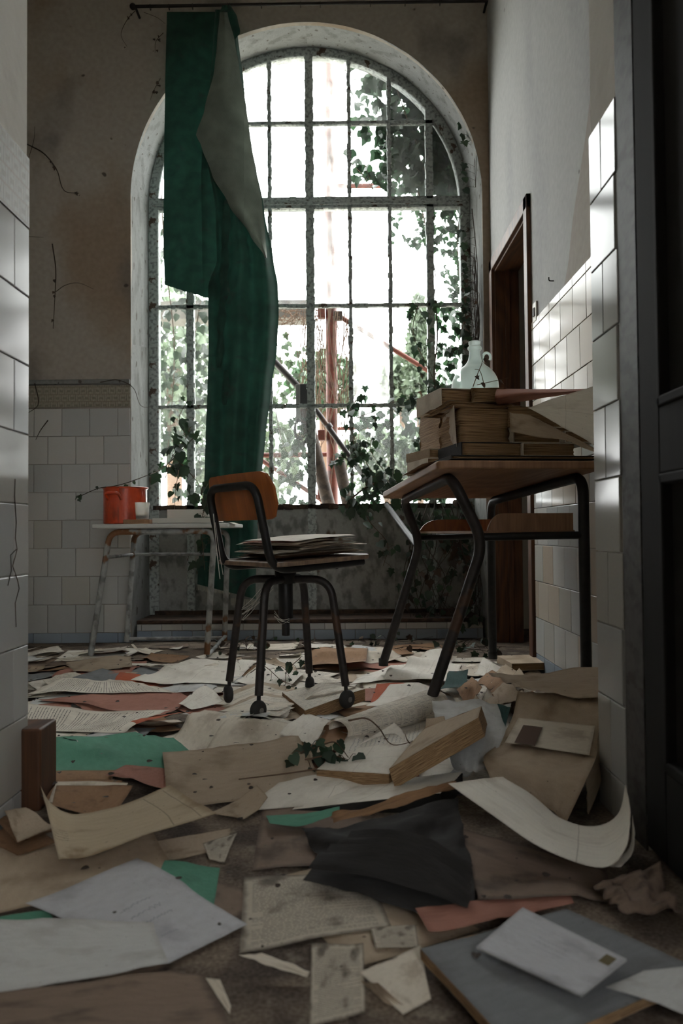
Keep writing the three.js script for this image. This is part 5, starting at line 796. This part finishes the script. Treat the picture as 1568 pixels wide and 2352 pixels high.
ivy('dead stem crossing the mosaic border on the left tiles', [{ pts: [[80, 880, 4.09], [87, 930, 4.09], [62, 950, 4.09]], r: 0.003 }, { pts: [[110, 965, 4.09], [92, 990, 4.09], [82, 1010, 4.09]], r: 0.003 }, { pts: [[230, 878, 4.09], [270, 873, 4.09], [305, 890, 4.09], [322, 930, 4.15], [350, 935, 4.3]], r: 0.0025 }], { mats: leafDry, stem: M.deadStem });
ivy('thin dry twigs dangling from the left end of the curtain rod', [{ pts: [[310, 25, 4.08], [292, 45, 4.08], [278, 80, 4.09], [292, 108, 4.1]], r: 0.002, n: 3, s: [0.012, 0.02], spread: 0.01 }, { pts: [[330, 28, 4.06], [360, 40, 4.07], [380, 55, 4.07]], r: 0.0015 }, { pts: [[375, 75, 4.07], [358, 95, 4.08], [356, 122, 4.08]], r: 0.0018, n: 5, s: [0.012, 0.02], spread: 0.015 }, { pts: [[368, 180, 4.08], [352, 210, 4.09], [345, 230, 4.09]], r: 0.0018, n: 6, s: [0.015, 0.025], spread: 0.015 }], { mats: leafDry, stem: M.deadStem });
ivy('fallen ivy vine lying on the sheets before the swivel chair', [{ pts: [[690, 1730, 1.84], [730, 1715, 1.86], [770, 1705, 1.86], [800, 1740, 1.84]], n: 12, r: 0.0025, s: [0.025, 0.045], spread: 0.025 }, { pts: [[700, 1745, 1.82], [760, 1735, 1.84], [800, 1745, 1.83]], n: 6, r: 0.002, s: [0.025, 0.04], spread: 0.02 }], { mats: leafMats, face: 0.6 });
ivy('withered ivy runner on the papers behind the chair legs', [{ pts: [[575, 1545, 2.9], [600, 1530, 2.95], [650, 1565, 2.75], [680, 1575, 2.7]], n: 9, r: 0.002, s: [0.02, 0.04], spread: 0.03 }, { pts: [[690, 1510, 3.05], [660, 1540, 2.9], [655, 1570, 2.72]], n: 8, r: 0.002, s: [0.025, 0.04], spread: 0.03 }], { mats: leafMats, face: 0.6 });
ivy('withered runners over the litter along the window wall', Array.from({ length: 16 }, () => { const x = rr(480, 1100), y = rr(1468, 1500), d = 0.55 * 1770 / (y - 1222); return { pts: [[x, y, d], [x + rr(20, 60), y + rr(-14, 10), d + 0.05], [x + rr(60, 110), y + rr(-8, 8), d]], n: 6, r: 0.002, s: [0.02, 0.045], spread: 0.04, dry: 0.4 }; }), { mats: leafMats, stem: M.deadStem, face: 0.5 });
ivy('bare reddish twig curling round the demijohn', [{ pts: [[1086, 888, 2.6], [1096, 860, 2.58], [1106, 835, 2.58], [1108, 815, 2.6]], r: 0.0018, n: 2, s: [0.015, 0.02], spread: 0.008 }, { pts: [[1112, 885, 2.58], [1100, 850, 2.57], [1090, 848, 2.57]], r: 0.0015 }, { pts: [[1095, 884, 2.58], [1130, 876, 2.57], [1168, 868, 2.6]], r: 0.0015, n: 2, s: [0.02, 0.03], spread: 0.01 }], { mats: leafDry, stem: M.dryStem });
// outdoors, just behind the glass
ivy('ivy curtain outside the upper right panes of the window', [{ pts: [[740, 100, 4.62], [840, 130, 4.62], [930, 190, 4.62], [1010, 270, 4.62], [1060, 400, 4.62]], r: 0.008 }, { pts: [[900, 170, 4.6], [930, 260, 4.6], [960, 340, 4.6], [985, 430, 4.6]], r: 0.004 }, { pts: [[1000, 260, 4.6], [1040, 330, 4.6], [1030, 440, 4.6]], r: 0.004 }],
  { regions: [[720, 1085, 105, 440, 4.58, 4.78, 1700, (x, y) => { const e = (x - 1075) / 300 - (y - 110) / 700 * 0.35 + 1.12 + 0.35 * fbm(x / 50, y / 50, 3); return sstep(0.1, 0.75, e) * (0.3 + blob(x, y)); }, [0.06, 0.1]]], mats: leafMats });
ivy('ivy strands outside the right panes below the transom', [{ pts: [[960, 440, 4.58], [985, 560, 4.58], [1000, 640, 4.58], [990, 720, 4.58]], r: 0.005 }, { pts: [[1060, 440, 4.58], [1050, 560, 4.58], [1060, 700, 4.58]], r: 0.005 }],
  { regions: [[900, 1080, 455, 720, 4.54, 4.66, 230, (x, y) => sstep(0.25, 0.9, (x - 900) / 150 - (y < 560 ? -0.35 : 0.25) + 0.6 * fbm(x / 40, y / 40, 3))], [995, 1085, 700, 1100, 4.54, 4.66, 120, blob]] });
ivy('ivy filling the left panes behind the curtain edge', [{ pts: [[365, 360, 4.6], [380, 600, 4.6], [400, 800, 4.6], [380, 1100, 4.6]], r: 0.005 }, { pts: [[460, 690, 4.6], [440, 850, 4.6], [460, 1080, 4.6]], r: 0.004 }],
  { regions: [[350, 480, 420, 1150, 4.56, 4.75, 330, (x, y) => blob(x, y)]], mats: leafMats });
ivy('blurred ivy behind the wired panes left of the centre mullion', [{ pts: [[630, 930, 4.66], [650, 1020, 4.66], [690, 1100, 4.66]], r: 0.003 }], { regions: [[620, 712, 940, 1160, 4.6, 4.75, 70, blob]], mats: leafMats });
ivy('blurred ivy behind the honeycomb wired panes right of the centre', [{ pts: [[820, 960, 4.64], [880, 940, 4.64], [960, 960, 4.64]], r: 0.004 }], { regions: [[815, 1005, 935, 1110, 4.58, 4.72, 150, (x, y) => blob(x, y) * sstep(1120, 980, y) + 0.12]], mats: leafMats });
ivy('pale green ivy outside between curtain edge and centre mullion', [{ pts: [[630, 760, 4.95], [650, 850, 4.95], [690, 960, 4.95]], r: 0.003 }], { regions: [[610, 712, 755, 930, 4.85, 5.2, 60, (x, y) => sstep(80, 10, Math.abs(x - 640 + (y - 760) * 0.05)) * blob(x, y)]], mats: leafPale });
ivy('small leafy spray outside the clear upper left pane', [{ pts: [[556, 130, 4.62], [558, 180, 4.66], [560, 215, 4.7], [580, 212, 4.7], [602, 200, 4.7]], n: 9, r: 0.002, s: [0.025, 0.04], spread: 0.02 }], { mats: leafPale });
ivy('ivy fringe outside along the top of the arch', [{ pts: [[610, 120, 4.62], [680, 105, 4.62], [760, 110, 4.62]], n: 24, r: 0.003, spread: 0.05 }], { mats: leafMats });
// ------------------------------------------------------------------ outside the window
tag(part('yard_ground', metric(box(-14, 14, -0.4, -0.25, -34, -4.6)), M.ground, scene), 'dull green ground of the overgrown yard outside', 'ground', null, 'structure');
{
  const sc = thing('scaffold_prop', 'orange red scaffold prop with clamps standing outside the window', 'scaffold'); const x = 758, D = 5.05, a = at(752, 40, D), b = at(764, 1180, D);
  part('post', tube([V(b.x, -0.26, b.z), V(b.x, a.y + 0.6, b.z)], 0.037, 18), M.paintOrange, sc);
  for (const y of [720, 1000, 1135]) { const p = at(745, y, D - 0.02); part('clamp', rbox(0.05, 0.07, 0.06, 0.008).translate(p.x - 0.02, p.y, p.z), M.paintOrange, sc); }
  part('brace', tube([at(772, 722, D), at(1000, 862, D + 0.1)], 0.017, 10), M.paintOrange, sc); part('clamp', rbox(0.06, 0.06, 0.05, 0.008).translate(...at(776, 726, D - 0.03).toArray()), M.pipe, sc);
  part('ledger_bar', tube([at(560, 1046, D + 0.15), at(760, 1044, D + 0.15)], 0.017, 10), M.paintOrange, sc); part('ledger_bar', tube([at(760, 985, D + 0.9), at(850, 982, D + 0.9)], 0.014, 8), M.paintOrange, sc);
  part('ledger_bar', tube([at(752, 427, D + 0.05), at(905, 427, D + 0.3)], 0.017, 10), M.paintOrange, sc); part('brace', tube([at(560, 1030, D + 0.1), at(740, 1150, D)], 0.015, 10), M.paintOrange, sc);
}
{
  const hollow = (p, q, r) => merge([tube([p, q], r, 18, false), tube([p, q], r * 0.86, 18, false), new THREE.RingGeometry(r * 0.86, r, 18).lookAt(p.clone().sub(q)).translate(p.x, p.y, p.z)]);
  solo('steel_pipe', 'thick hollow rusty pipe leaning outside the open pane', 'pipe', hollow(at(697, 936, 4.62), at(815, 1392, 5.0), 0.04), M.pipe);
  solo('steel_pipe', 'shorter hollow pipe right of the thick rusty pipe', 'pipe', hollow(at(778, 1058, 4.66), at(850, 1412, 5.0), 0.036), M.pipe);
  solo('steel_bar', 'thin dark jointed tube crossing the open panes diagonally', 'tube', merge([tube([at(630, 830, 4.75), at(700, 905, 4.75)], 0.02, 12), tube([at(690, 893, 4.74), at(836, 1095, 4.74)], 0.017, 12), tube([at(752, 975, 4.74), at(758, 984, 4.74)], 0.022, 12)]), M.tubeDark);
  const br = thing('iron_bracket', 'flat iron bracket with looped black cable hanging in the open pane', 'bracket');
  part('strap', rbox(0.026, 0.22, 0.008, 0.002).translate(...at(684, 925, 4.56).toArray()), M.steelGrey, br); part('mounting_plate', rbox(0.07, 0.12, 0.012, 0.002).translate(...at(700, 905, 4.575).toArray()), M.tubeBlack, br);
  const c = at(684, 975, 4.55), loops = []; for (let k = 0; k < 4; k++) { const q = []; for (let i = 0; i <= 20; i++) { const t = i / 20 * 6.28; q.push(V(c.x + (0.012 + 0.008 * k) * Math.sin(t) + 0.004 * k, c.y - 0.02 + 0.055 * Math.cos(t) - 0.006 * k, c.z + 0.004 * k)); } loops.push(tube(q, 0.0032, 6)); }
  part('cable_loop', merge(loops), M.rope, br); part('cable_end', tube(spline([at(676, 1000, 4.55), at(690, 1010, 4.55), at(703, 1018, 4.55)], 8), 0.004, 6), M.rope, br); part('hook', tube([at(695, 1022, 4.55), at(706, 1006, 4.55)], 0.009, 8), M.rope, br);
}
solo('porch_beam', 'dark weathered beam of a lean-to outside behind the curtain edge', 'beam', merge([box(-1.5, -0.22, at(0, 745, 5.4).y, at(0, 705, 5.4).y, -5.5, -5.3), box(-1.5, -1.4, -0.26, at(0, 705, 5.4).y, -5.5, -5.3)]), M.steelGrey);
// dry hanging vines round the prop
{
  rand = rngOf(202); const t = thing('dry_vine', 'tangle of dry brown vines hanging around the scaffold prop', 'vine'), l = [];
  for (let k = 0; k < 70; k++) { const x = rr(690, 812), y = rr(690, 760), len = rr(120, 400), d = rr(4.8, 5.3); l.push(tube(spline([at(x, y, d), at(x + rr(-14, 14), y + len * 0.35, d), at(x + rr(-22, 22), y + len * 0.7, d), at(x + rr(-40, 40), y + len, d)], 14), 0.0022, 4, false)); }
  for (let k = 0; k < 40; k++) { const x = rr(630, 720), y = rr(700, 745), d = rr(5.1, 5.3); l.push(tube(spline([at(x, y, d), at(x + rr(-30, 30), y + rr(-20, 30), d - 0.05), at(x + rr(-60, 60), y + rr(0, 40), d)], 8), 0.0022, 4, false)); }
  part('strands', merge(l), M.dryStem, t).userData.kind = 'stuff';
  const t2 = thing('dry_vine', 'few bare twigs crossing the empty upper pane', 'vine'); part('strands', merge([tube(spline([at(805, 300, 4.6), at(835, 370, 4.6), at(858, 440, 4.6)], 10), 0.002, 4, false), tube(spline([at(808, 376, 4.6), at(840, 410, 4.6), at(862, 445, 4.6)], 10), 0.0016, 4, false)]), M.dryStem, t2);
}
// trees and shrubs of the yard
function tree(name, label, px, py, d, wpx, hpx, n, mats, o = {}) {
  const c = at(px, py, d), k = d / FOC, t = thing(name, label, o.category ?? 'tree', [c.x, 0, c.z]), rx = wpx * k / 2, ry = hpx * k / 2, im = new THREE.InstancedMesh(leafGeos[2], pick(mats), n), q = new THREE.Quaternion(), e = new THREE.Euler();
  for (let i = 0; i < n; i++) { let x, y, z; do { x = rr(-1, 1); y = rr(-1, 1); z = rr(-1, 1); } while (x * x + y * y + z * z > 1 || fbm(x * 3 + px, y * 3, 3, z * 3) < -0.05); const taper = o.cone ? 1 - 0.55 * (y * 0.5 + 0.5) : 1; e.set(rr(-3, 3), rr(-3, 3), rr(-3, 3)); im.setMatrixAt(i, tmpM.compose(V(x * rx * taper, c.y + y * ry, z * rx * taper), q.setFromEuler(e), V(1, 1, 1).multiplyScalar((o.leaf ?? 0.12) * rr(0.7, 1.3)))); }
  im.name = 'foliage'; im.userData.kind = 'stuff'; dress(im); t.add(im); part('trunk', tube([V(0, -0.3, 0), V(0, c.y, 0)], rx * 0.12 + 0.02, 8), M.stem, t);
}
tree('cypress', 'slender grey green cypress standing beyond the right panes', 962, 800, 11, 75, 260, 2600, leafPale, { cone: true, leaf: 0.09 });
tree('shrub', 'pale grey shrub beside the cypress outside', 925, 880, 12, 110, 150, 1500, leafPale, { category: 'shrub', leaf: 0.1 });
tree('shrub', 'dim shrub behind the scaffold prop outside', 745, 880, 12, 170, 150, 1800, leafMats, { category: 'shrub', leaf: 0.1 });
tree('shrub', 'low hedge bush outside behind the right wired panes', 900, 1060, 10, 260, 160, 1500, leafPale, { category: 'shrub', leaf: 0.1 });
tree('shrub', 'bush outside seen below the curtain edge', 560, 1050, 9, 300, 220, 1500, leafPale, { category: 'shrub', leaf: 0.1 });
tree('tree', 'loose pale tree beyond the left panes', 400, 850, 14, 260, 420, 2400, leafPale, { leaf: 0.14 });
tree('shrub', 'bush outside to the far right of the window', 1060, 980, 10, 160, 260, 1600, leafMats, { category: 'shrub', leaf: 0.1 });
// ------------------------------------------------------------------ small things on the side wall
{
  const sw = thing('light_switch', 'white light switch plate on the wall beside the brown door frame', 'switch'); const z = -3.165, y = at(1234, 718, 3.17).y;
  part('plate', rboxAt(XR - 0.008, XR, y - 0.04, y + 0.04, z - 0.028, z + 0.028, 0.002), M.plastic, sw); part('rocker', rboxAt(XR - 0.012, XR - 0.007, y - 0.018, y + 0.018, z - 0.009, z + 0.009, 0.001), M.rubber, sw);
  const h = at(1279, 645, XR * FOC / (1279 - 790)); solo('wall_hook', 'small rusty hook screwed into the side wall', 'hook', tube(rounded([V(XR, h.y, h.z), V(XR - 0.018, h.y, h.z), V(XR - 0.018, h.y + 0.014, h.z)], 0.006, 4), 0.0022, 6), M.rustDark);
}
// cobwebs on the chair
{
  rand = rngOf(303); const t = thing('cobweb', 'dusty cobweb strands between the chair legs', 'cobweb'), l = []; const S = (a, b, r = 0.0007) => l.push(tube(spline([at(...a), at((a[0] + b[0]) / 2, (a[1] + b[1]) / 2 + rr(2, 14), (a[2] + b[2]) / 2), at(...b)], 8), r, 4, false));
  for (let k = 0; k < 7; k++) S([600 + rr(-15, 30), 1345 + rr(0, 10), 2.33], [556 + rr(-4, 4), 1405 + rr(-10, 20), 2.42], 0.0009); for (let k = 0; k < 5; k++) S([630, 1410 + rr(-8, 8), 2.38], [664, 1425 + rr(-6, 6), 2.42]); S([490, 1180, 2.36], [505, 1330, 2.36], 0.0013); S([494, 1200, 2.36], [512, 1320, 2.38], 0.001); for (let k = 0; k < 4; k++) S([590, 1200, 2.25], [602 + k * 3, 1225 + k * 5, 2.24]);
  part('strands', merge(l), M.web, t).userData.kind = 'stuff';
}
// leaf crumbs and grit on the floor sheets
{
  rand = rngOf(404); const n = 420, im = new THREE.InstancedMesh(leafGeos[2], leafDry[2], n), e = new THREE.Euler(), q = new THREE.Quaternion();
  for (let i = 0; i < n; i++) { const d = 1 + 3 * rand() ** 0.8, x = rr(Math.max(-0.45 * d, d < 1.7 ? JL + 0.03 : -2), d < 1.7 ? JR - 0.03 : XR - 0.05); e.set(-1.5 + rr(-0.3, 0.3), 0, rr(0, 6)); im.setMatrixAt(i, tmpM.compose(V(x, hAt(x, -d, 1) + 0.004, -d), q.setFromEuler(e), V(1, 1, 1).multiplyScalar(rr(0.004, 0.016)))); }
  im.name = 'leaf_crumbs'; dress(im); scene.add(im); tag(im, 'brown leaf crumbs strewn over the floor papers', 'debris', null, 'stuff');
}
renderer.render(scene, camera);
